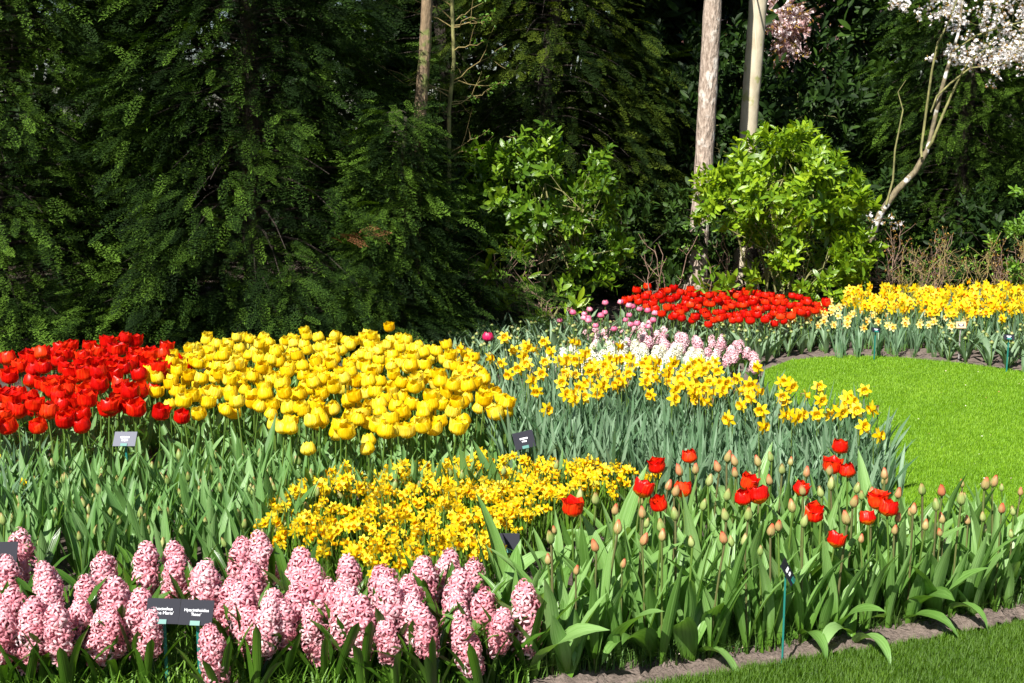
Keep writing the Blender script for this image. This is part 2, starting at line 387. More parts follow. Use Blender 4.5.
# ------------------------------------------------------------------ leaf and petal shapes
def blade(mb, base, az_, L, wd, e0, e1, mat=0, var=0.5, n=8, cols=3, fold=0.35, twist=0.0, wave=0.0, prof='tulip', rnd=random):
    """arched leaf: leaves its base at elevation e0 and ends at e1"""
    p = Vector(base); rows = []
    bend = rnd.uniform(-0.25, 0.25)
    ph = rnd.uniform(0, 6)
    for i in range(n + 1):
        t = i / n
        e = e0 + (e1 - e0) * t ** 1.6
        a = az_ + bend * t
        d = Vector((math.cos(a) * math.cos(e), math.sin(a) * math.cos(e), math.sin(e)))
        if i: p = p + d * (L / n)
        side = Vector((-math.sin(a), math.cos(a), 0))
        nor = side.cross(d) * -1
        tw = twist * t
        sd_ = side * math.cos(tw) + nor * math.sin(tw); nr = nor * math.cos(tw) - side * math.sin(tw)
        if prof == 'tulip': w = wd * (0.42 + 0.58 * math.sin(min(1, t / 0.42) * math.pi / 2)) * (1 - max(0, (t - 0.42) / 0.58) ** 1.9)
        elif prof == 'strap': w = wd * (0.85 + 0.15 * math.sin(t * 3)) * (1 - max(0, (t - 0.8) / 0.2) ** 2.2)
        else: w = wd * (1 - t ** 2)
        w = max(w, 0.0004)
        f = fold * (1 - 0.45 * t)
        row = []
        for j in range(cols):
            v = -1 + 2 * j / (cols - 1)
            row.append(p + sd_ * (v * w * 0.5 * math.cos(f)) + nr * (abs(v) ** 1.3 * w * 0.5 * math.sin(f) + wave * w * math.sin(ph + t * 9 + v * 1.5) * abs(v)))
        rows.append(row)
    mb.grid(rows, mat, var)

def cup(mb, Rr, Hh, top=0.6, mats=(0,), petals=6, nu=7, nv=4, flare=0.0, rnd=random, rough=0.0, z0=0.0, var0=0.5):
    for k in range(petals):
        inner = k % 2
        phi = k * 2 * math.pi / petals + rnd.uniform(-0.08, 0.08)
        hh = Hh * rnd.uniform(0.94, 1.05) * (0.97 if inner else 1)
        tp = top * rnd.uniform(0.88, 1.12)
        var = var0 + rnd.uniform(-0.35, 0.35)
        rows = []
        for i in range(nu + 1):
            u = i / nu
            if u < 0.42: rr = 0.16 + 0.84 * math.sin(u / 0.42 * math.pi / 2) ** 0.8
            else: rr = 1 + (tp - 1) * ((u - 0.42) / 0.58) ** 1.7
            rr *= Rr * (0.9 if inner else 1.0)
            if flare and u > 0.7: rr += Rr * flare * (u - 0.7) ** 1.5 * 4
            a = R(60) * min(1, (0.35 + u * 1.6)) * (1 - max(0, (u - 0.7) / 0.3) ** 3.4) + 0.02
            zz = hh * (u ** 1.15)
            row = []
            for j in range(nv + 1):
                v = -1 + 2 * j / nv
                th = phi + v * a
                r2 = rr * (1 + (0.07 * (1 - abs(v)) + 0.05 * abs(v) ** 3 * u * (0 if inner else 1)) + (0.05 if not inner else 0)) * (1 + rough * rnd.uniform(-1, 1))
                z2 = z0 + zz - hh * 0.05 * abs(v) * u + hh * rough * 0.5 * rnd.uniform(-1, 1)
                row.append((r2 * math.cos(th), r2 * math.sin(th), z2))
            rows.append(row)
        mb.grid(rows, mats[0], var)

def star(mb, c, fwd, rad, cup_r, cup_l, mt=0, mc=1, petals=6, rnd=random, frill=0.18, back=0.15, double=False):
    """daffodil flower: six tepals and a trumpet; fwd is where it looks"""
    fwd = Vector(fwd).normalized(); u = fwd.orthogonal().normalized(); w = fwd.cross(u); c = Vector(c)
    a0 = rnd.uniform(0, 1)
    for k in range(petals * (2 if double else 1)):
        a = a0 + k * 2 * math.pi / petals + rnd.uniform(-0.1, 0.1)
        d = u * math.cos(a) + w * math.sin(a); s_ = fwd.cross(d)
        layer = 0.0 if k < petals else 0.35
        bk = back + rnd.uniform(-0.12, 0.12) - layer
        rows = []
        off = 0.002 * (k % 2)
        for i, (t, ww) in enumerate(((0.08, 0.22), (0.35, 0.44), (0.62, 0.50), (0.85, 0.30), (1.0, 0.03))):
            q = c + d * (rad * t) - fwd * (rad * bk * t * t + off)
            rows.append([q - s_ * (rad * ww * 0.5) + fwd * rad * 0.03, q - fwd * 0.0, q + s_ * (rad * ww * 0.5) + fwd * rad * 0.03])
        mb.grid(rows, mt, 0.5 + rnd.uniform(-0.4, 0.4))
    if cup_l > 0:
        rows = []
        sides = 12 if rad > 0.025 else 8
        for i, (t, rr) in enumerate(((0, 0.55), (0.25, 0.8), (0.7, 0.86), (0.93, 1.05), (1.0, 1.28))):
            row = []
            for k in range(sides):
                a = 2 * math.pi * k / sides
                f = 1 + (frill * (1 if k % 2 else -1) * 0.5 if i >= 4 else 0)
                row.append(c + fwd * (cup_l * t) + (u * math.cos(a) + w * math.sin(a)) * (cup_r * rr * f))
            rows.append(row)
        mb.grid(rows, mc, 0.5 + rnd.uniform(-0.3, 0.3), closed=True)
        mb.tube([c + fwd * 0.001, c + fwd * cup_l * 0.75], [cup_r * 0.12, cup_r * 0.16], 4, mc, 0.9)

def floret(mb, c, out, rad, mat=0, rnd=random, petals=6):
    out = Vector(out).normalized(); u = out.orthogonal().normalized(); w = out.cross(u); c = Vector(c)
    a0 = rnd.uniform(0, 1); vv = 0.5 + rnd.uniform(-0.4, 0.4)
    mb.tube([c - out * rad * 0.9, c], [rad * 0.22, rad * 0.3], 4, mat, vv - 0.3)
    for k in range(petals):
        a = a0 + k * 2 * math.pi / petals
        d = u * math.cos(a) + w * math.sin(a); s_ = out.cross(d); rows = []
        cl = rnd.uniform(0.8, 1.2)
        for t, dist, fw, ww in ((0, 0.16, 0, 0.13), (0.35, 0.55, 0.3, 0.17), (0.7, 0.98, 0.1, 0.17), (1, 1.2, -0.38 * cl, 0.05)):
            q = c + d * (rad * dist) + out * (rad * fw)
            rows.append([q - s_ * rad * ww, q + out * rad * 0.06, q + s_ * rad * ww])
        mb.grid(rows, mat, vv + rnd.uniform(-0.3, 0.3), ts=[0, 0.2, 0.6, 1])

# ------------------------------------------------------------------ plants (prototypes are moved to their first place)
class Kind:
    """a few prototypes of one plant; place() moves each prototype once, then copies it"""
    def __init__(s, protos): s.p = protos; s.used = [False] * len(protos); s.i = 0
    def place(s, loc, label, cat, group=None, rz=None, sc=1.0, which=None, name=None, tilt=None):
        k = which if which is not None else random.randrange(len(s.p))
        rz = random.uniform(0, 6.283) if rz is None else rz
        tilt = tilt or (random.gauss(0, 0.05), random.gauss(0, 0.05))
        o = s.p[k]
        if s.used[k]: return dup(o, loc, rz, sc, label, cat, group, name, tilt)
        s.used[k] = True
        o.location = loc; o.rotation_euler = (tilt[0], tilt[1], rz); o.scale = (sc, sc, sc)
        if name: o.name = name
        return tag(o, label, cat, group)
    def clean(s):
        for k, o in enumerate(s.p):
            if not s.used[k]:
                for c in list(o.children):
                    for g in list(c.children): bpy.data.objects.remove(g)
                    bpy.data.objects.remove(c)
                bpy.data.objects.remove(o)
KINDS = []
def kinds(protos):
    k = Kind(protos); KINDS.append(k); return k

def stem_mesh(h, r=0.0035, lean=(0, 0), mat='stem', var=0.5, sides=5):
    mb = MB()
    pts = [(lean[0] * (i / 5) ** 2, lean[1] * (i / 5) ** 2, h * i / 5) for i in range(6)]
    mb.tube(pts, [r * 1.15, r * 1.1, r, r, r * 0.95, r], sides, 0, var)
    return mb.mesh('stem', [mat]), pts[-1]

def tulip(name, h, bloom_fn, petal_mat, leaf_mat='tulip_leaf', leaves=3, L=(0.20, 0.28), wd=(0.035, 0.055), split=True, seed=0, e0=(1.15, 1.4), e1=(0.3, 1.25), bloom='bloom', stem_var=0.5):
    rnd = random.Random(seed)
    root = link(name, None); root.empty_display_size = 0.02
    lean = (rnd.uniform(-0.02, 0.02), rnd.uniform(-0.02, 0.02))
    if h:
        sm, tip = stem_mesh(h, 0.0034, lean, var=stem_var); link('stem', sm, root)
        mb = MB(); bloom_fn(mb, rnd)
        link(bloom, mb.mesh(bloom, [petal_mat] if isinstance(petal_mat, str) else petal_mat), root, tip, (rnd.uniform(-0.28, 0.28), rnd.uniform(-0.28, 0.28), rnd.uniform(0, 6)))
    a0 = rnd.uniform(0, 6.28)
    fm = MB()
    for k in range(leaves):
        mb = MB() if split else fm
        base = (0.004 * math.cos(a0), 0.004 * math.sin(a0), 0.004 + 0.02 * k)
        blade(mb, base, a0, rnd.uniform(*L) * (1 - 0.1 * k), rnd.uniform(*wd) * (1 - 0.14 * k), rnd.uniform(*e0), rnd.uniform(*e1), 0, rnd.uniform(0.15, 0.85),
              n=9, cols=5, fold=rnd.uniform(0.35, 0.8), twist=rnd.uniform(-0.7, 0.7), wave=rnd.uniform(0, 0.09), rnd=rnd)
        if split: link('leaf', mb.mesh('leaf', [leaf_mat]), root)
        a0 += rnd.uniform(1.6, 2.8)
    if not split: link('leaves', fm.mesh('leaves', [leaf_mat]), root)
    return root

def one_mesh(name, mb, mats): return link(name, mb.mesh(name, mats))

# ------------------------------------------------------------------ the setting: ground, lawns, soil
def slab(name, poly, z, mat, thick=0.03):
    mb = MB()
    mb.poly([(x, y, z) for x, y in poly], 0)
    for i in range(len(poly)):
        a, b = poly[i], poly[(i + 1) % len(poly)]
        mb.poly([(a[0], a[1], z - thick), (b[0], b[1], z - thick), (b[0], b[1], z), (a[0], a[1], z)], 0)
    o = link(name, mb.mesh(name, [mat], smooth=False)); tag(o, kind='structure'); return o

g = MB(); g.poly([(-200, -60, 0), (200, -60, 0), (200, 300, 0), (-200, 300, 0)], 0)
tag(link('ground', g.mesh('ground', ['soil'])), kind='structure')

px_far = [(765, 373), (790, 363), (830, 359.5), (865, 359), (900, 360.5), (960, 366), (1024, 375), (1120, 392)]
far_arc = [tuple(at(x, y)[:2]) for x, y in px_far]
far_lawn = far_arc + [(6.0, 6.6), (6.0, 4.4), (2.6, 4.32), (1.95, 4.3), (1.62, 4.45), (1.42, 4.95), (1.28, 5.7), (1.32, 6.7)]
_rj = random.Random(3)
px_near = [(x, float(np.interp(x, [500, 580, 650, 700, 760, 850, 930, 1024, 1150, 1400], [724, 708, 696, 688, 678, 663, 651, 634, 609, 565])) + _rj.uniform(-1.6, 1.6)) for x in range(500, 1400, 12)]
px_near = [(x, y - 4) for x, y in px_near]
near_edge = [tuple(at(x, y)[:2]) for x, y in px_near]
near_lawn = [(-4.5, 2.72), (-1.2, 2.85)] + near_edge + [(5, 3.9), (5, -3), (-5, -3), (-5, 2.7)]
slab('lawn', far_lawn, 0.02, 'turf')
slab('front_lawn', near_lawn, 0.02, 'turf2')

def edge_y(x): return float(np.interp(x, [p[0] for p in near_edge], [p[1] for p in near_edge]))
def ground_sheet(name, x0, x1, y0, y1, step, mat, amp, keep, seed=3, lift=0.004):
    nx, ny = int((x1 - x0) / step), int((y1 - y0) / step)
    xs, ys = np.linspace(x0, x1, nx), np.linspace(y0, y1, ny)
    r = np.random.default_rng(seed)
    Z = np.zeros((ny, nx))
    for k, a in ((3, 1.0), (7, 0.6), (17, 0.35), (41, 0.35)):
        c = r.normal(size=(max(3, ny * k // max(nx, ny) + 3), max(3, nx * k // max(nx, ny) + 3)))
        yi = np.linspace(0, c.shape[0] - 1.001, ny); xi = np.linspace(0, c.shape[1] - 1.001, nx)
        y0_, x0_ = yi.astype(int), xi.astype(int); fy, fx = (yi - y0_)[:, None], (xi - x0_)[None]
        Z += a * ((c[y0_][:, x0_] * (1 - fx) + c[y0_][:, x0_ + 1] * fx) * (1 - fy) + (c[y0_ + 1][:, x0_] * (1 - fx) + c[y0_ + 1][:, x0_ + 1] * fx) * fy)
    Z = lift + amp * (0.8 + Z * 0.4 + r.normal(size=Z.shape) * 0.4).clip(0.02, None)
    V = np.stack([np.tile(xs, (ny, 1)), np.tile(ys[:, None], (1, nx)), Z], axis=2).reshape(-1, 3)
    F = [(j * nx + i, j * nx + i + 1, (j + 1) * nx + i + 1, (j + 1) * nx + i) for j in range(ny - 1) for i in range(nx - 1)
         if keep(xs[i], ys[j])]
    A = np.full((len(V), 3), 0.5, dtype=np.float32)
    o = link(name, make_mesh(name, V, F, np.zeros(len(F), dtype=np.int32), A, [mat])); tag(o, kind='structure')
    return o
ground_sheet('bed_soil', -0.6, 2.6, 3.05, 4.0, 0.012, 'drysoil', 0.016, lambda x, y: not in_poly(x, y, near_lawn) and y < edge_y(x) + 0.2 and x > -0.25)
ground_sheet('bed_soil', 1.2, 4.6, 6.9, 8.3, 0.03, 'drysoil', 0.012, lambda x, y: not in_poly(x, y, far_lawn))

def dist_ok(poly): return lambda x, y: in_poly(x, y, poly)

def blades_stuff(name, pts, h, wd, mat, label, seed=5, lean=0.5, z=0.018, cat='grass'):
    r = np.random.default_rng(seed); T = []
    patch = sum(np.sin(pts[:, 0] * f * math.cos(q) + pts[:, 1] * f * math.sin(q) + q * 5) for f, q in ((3, .3), (5, 1.9), (9, 1.1), (17, 2.6), (31, .7))) / 5
    rr = random.Random(seed)
    for k in range(5):
        mb = MB(); a = rr.uniform(0, 6.28)
        ln = rr.uniform(0.15, lean)
        d = Vector((math.cos(a), math.sin(a), 0)); s_ = Vector((-d.y, d.x, 0))
        rows = []
        for t in (0, 0.5, 1.0):
            p = d * (ln * t * t * 1.0) + Vector((0, 0, t * (1 - 0.25 * ln * t)))
            ww = wd / h * (1 - 0.9 * t * t) * 0.5
            rows.append([p - s_ * ww, p + s_ * ww])
        mb.grid(rows, 0, 0.5); T.append(mb)
    n = len(pts); pos = np.zeros((n, 3)); pos[:, :2] = pts; pos[:, 2] = z
    a = r.uniform(0, 6.28, n); c, s_ = np.cos(a), np.sin(a)
    rot = np.zeros((n, 3, 3)); rot[:, 0, 0] = c; rot[:, 0, 1] = -s_; rot[:, 1, 0] = s_; rot[:, 1, 1] = c; rot[:, 2, 2] = 1
    me = merged(name, T, [mat], r.integers(0, 5, n), pos, rot, h * r.uniform(0.55, 1.25, n), (r.normal(0.5, 0.15, n) + 0.25 * patch).clip(0, 1))
    return tag(link(name, me), label, cat, kind='stuff')

def fill(poly, n, box=None, seed=1, extra=None):
    r = np.random.default_rng(seed); xs = [p[0] for p in poly]; ys = [p[1] for p in poly]
    x0, x1, y0, y1 = box or (min(xs), max(xs), min(ys), max(ys))
    P = np.stack([r.uniform(x0, x1, n), r.uniform(y0, y1, n)], axis=1)
    inside = np.zeros(n, bool); m = len(poly)
    for i in range(m):
        ax, ay = poly[i]; bx, by = poly[(i + 1) % m]
        if ay == by: continue
        c = ((ay > P[:, 1]) != (by > P[:, 1])) & (P[:, 0] < (bx - ax) * (P[:, 1] - ay) / (by - ay) + ax)
        inside ^= c
    return P[inside]
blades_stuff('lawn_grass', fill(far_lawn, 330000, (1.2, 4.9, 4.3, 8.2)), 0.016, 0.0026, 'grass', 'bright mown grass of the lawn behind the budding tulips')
blades_stuff('front_lawn_grass', fill(near_lawn, 150000, (0.0, 1.75, 2.9, 3.75), seed=2), 0.026, 0.0022, 'shade_dark_grass', 'green grass coloured darker for shade along the bottom edge of the bed', seed=6)

# ------------------------------------------------------------------ spring flowers
def in_bed(px, py, z, ymin=None):
    p = at(px, py, z); return (p.x, p.y)
def pxpoly(pts, z): return [tuple(at(x, y, z)[:2]) for x, y in pts]

# -- prototypes
def yb(top, rough=0.012, s=1.0, flare=0.0): return lambda mb, rnd: cup(mb, 0.033 * s, 0.066 * s, top, rnd=rnd, rough=rough, flare=flare, petals=6, nv=6)
K_yel = kinds([tulip('yellow_tulip', 0.29 + 0.018 * (i % 4), yb((0.55, 0.8, 0.65, 1.0, 0.7, 0.9, 0.5, 0.75, 1.1)[i], 0.022, 0.87 + 0.05 * (i % 3), flare=0.12 * (i % 2)), 'yellow', seed=10 + i, split=False, leaves=3) for i in range(9)])
K_red = kinds([tulip('red_tulip', 0.30 + 0.016 * (i % 5), yb(0.75 + 0.12 * (i % 4), 0.05, 0.97 + 0.08 * (i % 3), flare=0.15 * (i % 3)), 'red', seed=40 + i, split=False, leaves=3) for i in range(8)])
def bud(s=1.0, top=0.25): return lambda mb, rnd: cup(mb, 0.010 * s, 0.040 * s, top * 0.6, rnd=rnd, nu=7, nv=3)
K_bud = kinds([tulip('budding_tulip', 0.31 + 0.02 * (i % 4), bud(0.85 + 0.1 * (i % 4)), 'budgreen' if i % 3 else 'budred', 'bud_leaf', seed=70 + i, leaves=4, L=(0.27, 0.40), wd=(0.035, 0.062), e0=(1.2, 1.5), e1=(0.55, 1.4), bloom='bud', stem_var=0.9 if i % 2 else 0.5) for i in range(10)])
K_budr = kinds([tulip('budding_tulip', 0.33 + 0.02 * (i % 3), bud(1.0 + 0.1 * (i % 2), 0.3), 'budred', 'bud_leaf', seed=90 + i, leaves=4, L=(0.27, 0.38), wd=(0.035, 0.062), e0=(1.2, 1.5), e1=(0.55, 1.4), bloom='bud', stem_var=0.9) for i in range(5)])
K_open = kinds([tulip('open_red_tulip', 0.34 + 0.015 * (i % 3), yb(0.72 + 0.16 * (i % 3), 0.07, 0.66 + 0.09 * (i % 3), flare=0.35 * (i % 2)), 'flame', 'bud_leaf', seed=100 + i, leaves=4, L=(0.25, 0.36), wd=(0.035, 0.06), e0=(1.2, 1.5), e1=(0.55, 1.4)) for i in range(6)])
K_green = kinds([tulip('green_tulip', 0.16 + 0.014 * (i % 4), lambda mb, rnd: cup(mb, 0.0095, 0.042, 0.12, rnd=rnd, nu=6, nv=3), 'budgreen', 'tulip_leaf', seed=130 + i, split=False, leaves=5, L=(0.22, 0.34), wd=(0.03, 0.05), e0=(1.25, 1.52), e1=(0.75, 1.5), bloom='bud') for i in range(10)])
K_leafy = kinds([tulip('leafy_tulip', 0, None, '', 'bud_leaf', seed=160 + i, leaves=4, L=(0.25, 0.40), wd=(0.038, 0.08), e0=(1.05, 1.5), e1=(-0.2, 1.35)) for i in range(8)])
K_flop = kinds([tulip('leafy_tulip', 0, None, '', 'bud_leaf', seed=180 + i, leaves=3, L=(0.22, 0.28), wd=(0.055, 0.085), e0=(0.7, 1.0), e1=(-1.3, -0.7)) for i in range(4)])

def daffodil(name, h, leaf, n_leaves, seed, rad=0.031, tepal='daff_y', cupm='daff_cup', n_bloom=1, L=(0.32, 0.42), wd=(0.011, 0.016), cl=0.018, cr=0.0135, double=False, parts=True, cols=3, spread=0.03):
    rnd = random.Random(seed)
    root = link(name, None) if parts else None
    if root: root.empty_display_size = 0.02
    fm = MB()
    for k in range(n_leaves):
        a = rnd.uniform(0, 6.28); o = (rnd.uniform(-0.02, 0.02), rnd.uniform(-0.02, 0.02), 0)
        blade(fm, o, a, rnd.uniform(*L), rnd.uniform(*wd), rnd.uniform(1.3, 1.55), rnd.uniform(0.85, 1.5), 0, rnd.uniform(0.1, 0.9), n=6, cols=cols, fold=0.3, twist=rnd.uniform(-1.6, 1.6), prof='strap', rnd=rnd)
    if parts and n_leaves: link('leaves', fm.mesh('leaves', [leaf]), root)
    one = MB()
    for b in range(n_bloom):
        mb = MB() if parts else fm
        sm = (one if n_bloom > 1 else MB()) if parts else fm
        off = Vector((rnd.uniform(-spread, spread), rnd.uniform(-spread, spread), 0)) if n_bloom > 1 else Vector((0, 0, 0))
        hh = h * (rnd.uniform(0.85, 1.05) if n_bloom > 1 else 1)
        a = rnd.uniform(-0.9, 0.9) if n_bloom == 1 else rnd.uniform(-2.2, 2.2)          # flowers turn about local -Y
        look = Vector((math.sin(a), -math.cos(a), rnd.uniform(-0.15, 0.35))).normalized()
        top = off + Vector((rnd.uniform(-0.02, 0.02), rnd.uniform(-0.02, 0.02), hh))
        fl = top + look * (0.6 * rad)
        smi = 0 if parts else 3
        sm.tube([off, (off + top) / 2 + Vector((0.004, 0, 0)), top - Vector((0, 0, 0.01)), top + look * 0.008, fl - look * 0.012, fl], [0.0028, 0.0026, 0.0023, 0.0022, 0.003, 0.0042] if rad > 0.025 else [0.0018, 0.0016, 0.0014, 0.0014, 0.0016, 0.002], 5 if rad > 0.025 else 3, smi, 0.5)
        if parts and rad > 0.025: sm.grid([[top - Vector((0.003, 0, 0.02)), top - Vector((-0.003, 0, 0.02))], [top + Vector((-0.006, 0, 0.01)), top + Vector((0.006, 0.002, 0.01))], [top + look * 0.02 + Vector((0, 0, 0.006)), top + look * 0.024 + Vector((0.002, 0, 0.008))]], 1, 0.5)
        star(mb, (0, 0, 0) if parts else fl, look, rad, cr, cl, 0 if parts else 1, 1 if parts else 2, rnd=rnd, double=double)
        if parts:
            if n_bloom == 1: link('stem', sm.mesh('stem', ['stem', 'papery']), root)
            elif b == n_bloom - 1: link('stems', sm.mesh('stems', ['stem', 'papery']), root)
            link('bloom', mb.mesh('bloom', [tepal, cupm]), root, fl)
    if not parts: return one_mesh(name, fm, [leaf, tepal, cupm, 'stem'])
    return root
K_daf = kinds([daffodil('daffodil', 0.36 + 0.02 * (i % 4), 'daff_leaf', 8, 200 + i, rad=0.037, cr=0.0155) for i in range(9)])
K_dleaf = kinds([daffodil('flowerless_daffodil', 0.36, 'daff_leaf', 9, 230 + i, n_bloom=0, L=(0.28, 0.40)) for i in range(6)])
K_mini = kinds([daffodil('dwarf_daffodil', 0.195 + 0.012 * (i % 3), 'mini_leaf', 10, 250 + i, rad=0.0195, cl=0.014, cr=0.0065, n_bloom=6, L=(0.15, 0.225), wd=(0.005, 0.008), spread=0.045) for i in range(10)])

def hyacinth(name, seed, mat='hya_pink', leaf='hya_leaf', top=0.26, length=0.17, rad=0.029, nfl=58, frad=0.0178, leaves=7, parts=True, petals=6, L=(0.19, 0.28)):
    rnd = random.Random(seed)
    root = link(name, None) if parts else None
    if root: root.empty_display_size = 0.02
    mb = MB()
    for i in range(nfl):
        t = (i + 0.5) / nfl; a = i * 2.39996 + rnd.uniform(-0.25, 0.25)
        rr = rad * (0.72 + 0.5 * math.sin(min(1, (t + 0.12)) * math.pi) ** 0.7) * (1 if t < 0.86 else 1 - (t - 0.86) * 3.6) * rnd.uniform(0.78, 1.22)
        z = top - length + length * t + rnd.gauss(0, 0.003)
        el_ = -0.35 + 1.3 * t ** 2.2 + rnd.uniform(-0.35, 0.35)
        out = Vector((math.cos(a) * math.cos(el_), math.sin(a) * math.cos(el_), math.sin(el_)))
        floret(mb, Vector((math.cos(a) * rr, math.sin(a) * rr, z)), out, frad * rnd.uniform(0.85, 1.12) * (1 - 0.25 * max(0, t - 0.75) * 4 * 0.6), 0, rnd, petals)
    mb.tube([(0, 0, top - length), (0, 0, top - length * .5), (0, 0, top - 0.012)], [rad * .5, rad * .62, rad * .3], 8, 0, .35)
    if parts:
        link('flower_spike', mb.mesh('flower_spike', [mat]), root)
        sm = MB(); sm.tube([(0, 0, 0), (0, 0, top * 0.5), (0, 0, top - 0.02)], [0.007, 0.006, 0.003], 7, 0, 0.35)
        link('stem', sm.mesh('stem', ['stem']), root)
    else:
        mb.tube([(0, 0, 0), (0, 0, top - 0.02)], [0.006, 0.003], 4, 2, 0.3)
    a0 = rnd.uniform(0, 6)
    for k in range(leaves):
        lm = MB() if parts else mb
        blade(lm, (0.008 * math.cos(a0), 0.008 * math.sin(a0), 0), a0, rnd.uniform(*L), rnd.uniform(0.022, 0.032), rnd.uniform(1.1, 1.45), rnd.uniform(0.4, 1.3), 0 if parts else 1, rnd.uniform(0.2, 0.8), n=7, cols=5 if parts else 3, fold=0.55, twist=rnd.uniform(-0.4, 0.4), prof='strap', rnd=rnd)
        if parts: link('leaf', lm.mesh('leaf', [leaf]), root)
        a0 += 6.283 / leaves + rnd.uniform(-0.4, 0.4)
    return root if parts else one_mesh(name, mb, [mat, leaf, 'stem'])
K_hya = kinds([hyacinth('pink_hyacinth', 300 + i, top=0.255 + 0.01 * (i % 3), length=0.135 + 0.014 * (i % 4), rad=0.0235 + 0.0015 * (i % 4), L=(0.2, 0.29)) for i in range(9)])
K_hyas = kinds([hyacinth('pink_hyacinth', 320 + i, nfl=26, rad=0.024, length=0.15) for i in range(2)])

# far flowers: one mesh each, their parts are a pixel or two
def far_tulip(name, seed, petal, h=0.24, s=0.85, leaf='far_leaf', nl=4, bloom=True, top=0.75, L=(0.14, 0.22), wd=(0.02, 0.038)):
    rnd = random.Random(seed); mb = MB()
    if bloom:
        mb.tube([(0, 0, 0), (0.004, 0, h * 0.5), (0, 0, h)], 0.003, 4, 1, 0.5)
        cup(mb, 0.034 * s, 0.062 * s, top, rnd=rnd, nu=5, nv=3, rough=0.04, z0=h)
    for k in range(nl):
        blade(mb, (0, 0, 0), rnd.uniform(0, 6.28), rnd.uniform(*L), rnd.uniform(*wd), rnd.uniform(1.1, 1.5), rnd.uniform(0.3, 1.3), 2, rnd.uniform(0.1, 0.9), n=6, cols=3, fold=0.5, twist=rnd.uniform(-0.7, 0.7), rnd=rnd)
    return one_mesh(name, mb, [petal or 'budgreen', 'stem', leaf])
K_fred = kinds([far_tulip('red_tulip', 400 + i, 'red', 0.205 + 0.012 * (i % 4), s=0.84, top=0.8 + 0.1 * (i % 3)) for i in range(7)])
K_fpink = kinds([far_tulip('pink_tulip', 420 + i, 'pinktulip', 0.2 + 0.012 * (i % 3), s=0.62, top=0.5) for i in range(5)])
K_fgreen = kinds([far_tulip('unopened_tulip', 430 + i, 'budgreen', 0.15 + 0.015 * (i % 3), s=0.34, top=0.12, nl=7, L=(0.16, 0.25)) for i in range(8)])
K_fdaf = kinds([daffodil('daffodil', 0.26 + 0.015 * (i % 3), 'daff_leaf', 6, 450 + i, rad=0.038, tepal='daff_y', cupm='orange_cup', parts=False, L=(0.20, 0.27), cl=0.013, cr=0.0105, n_bloom=2) for i in range(8)])
K_fpale = kinds([daffodil('double_daffodil', 0.22 + 0.015 * (i % 3), 'daff_leaf', 7, 470 + i, rad=0.036, tepal='pale_y', cupm='orange_cup', parts=False, L=(0.2, 0.27), cl=0.009, cr=0.01, double=True) for i in range(6)])
K_fhp = kinds([hyacinth('light_pink_hyacinth', 490 + i, 'hya_light', top=0.18, length=0.09, rad=0.022, nfl=20, frad=0.019, leaves=4, parts=False, petals=5, L=(0.1, 0.16)) for i in range(4)])
K_fhw = kinds([hyacinth('white_hyacinth', 500 + i, 'hya_white', top=0.21, length=0.12, rad=0.026, nfl=34, frad=0.018, leaves=4, parts=False, petals=5, L=(0.1, 0.16)) for i in range(4)])

def face(p, spread=0.6, bias=-0.25):
    """rotation that turns a flower built looking along -Y toward the sunny front"""
    return random.gauss(bias, spread)

# -- A: red tulips, far left bed
P_red = pxpoly([(-60, 372), (0, 368), (40, 350), (100, 342), (125, 338), (172, 345), (176, 356), (152, 372), (140, 392), (136, 408), (95, 416), (0, 420), (-60, 420)], 0.37)
pts = scatter(P_red, 0.079, seed=11)
for i, (x, y) in enumerate(pts):
    K_red.place((x, y, 0), 'wide open bright red tulip in the crowded red patch at the left', 'tulip', 'red tulips crowded in the left patch', sc=random.uniform(0.94, 1.06))
n_red = len(pts)
for (px, py, lb) in ((157, 401, 'heart shaped red tulip just in front of the yellow patch, left one of the pair'), (182, 408, 'cup shaped red tulip at the front corner of the yellow patch'),
                     (181, 357, 'single red tulip in among the yellow tulips at their back left corner')):
    p = at(px, py, 0.36); K_red.place((p.x, p.y, 0), lb, 'tulip', 'stray red tulips', sc=0.93)
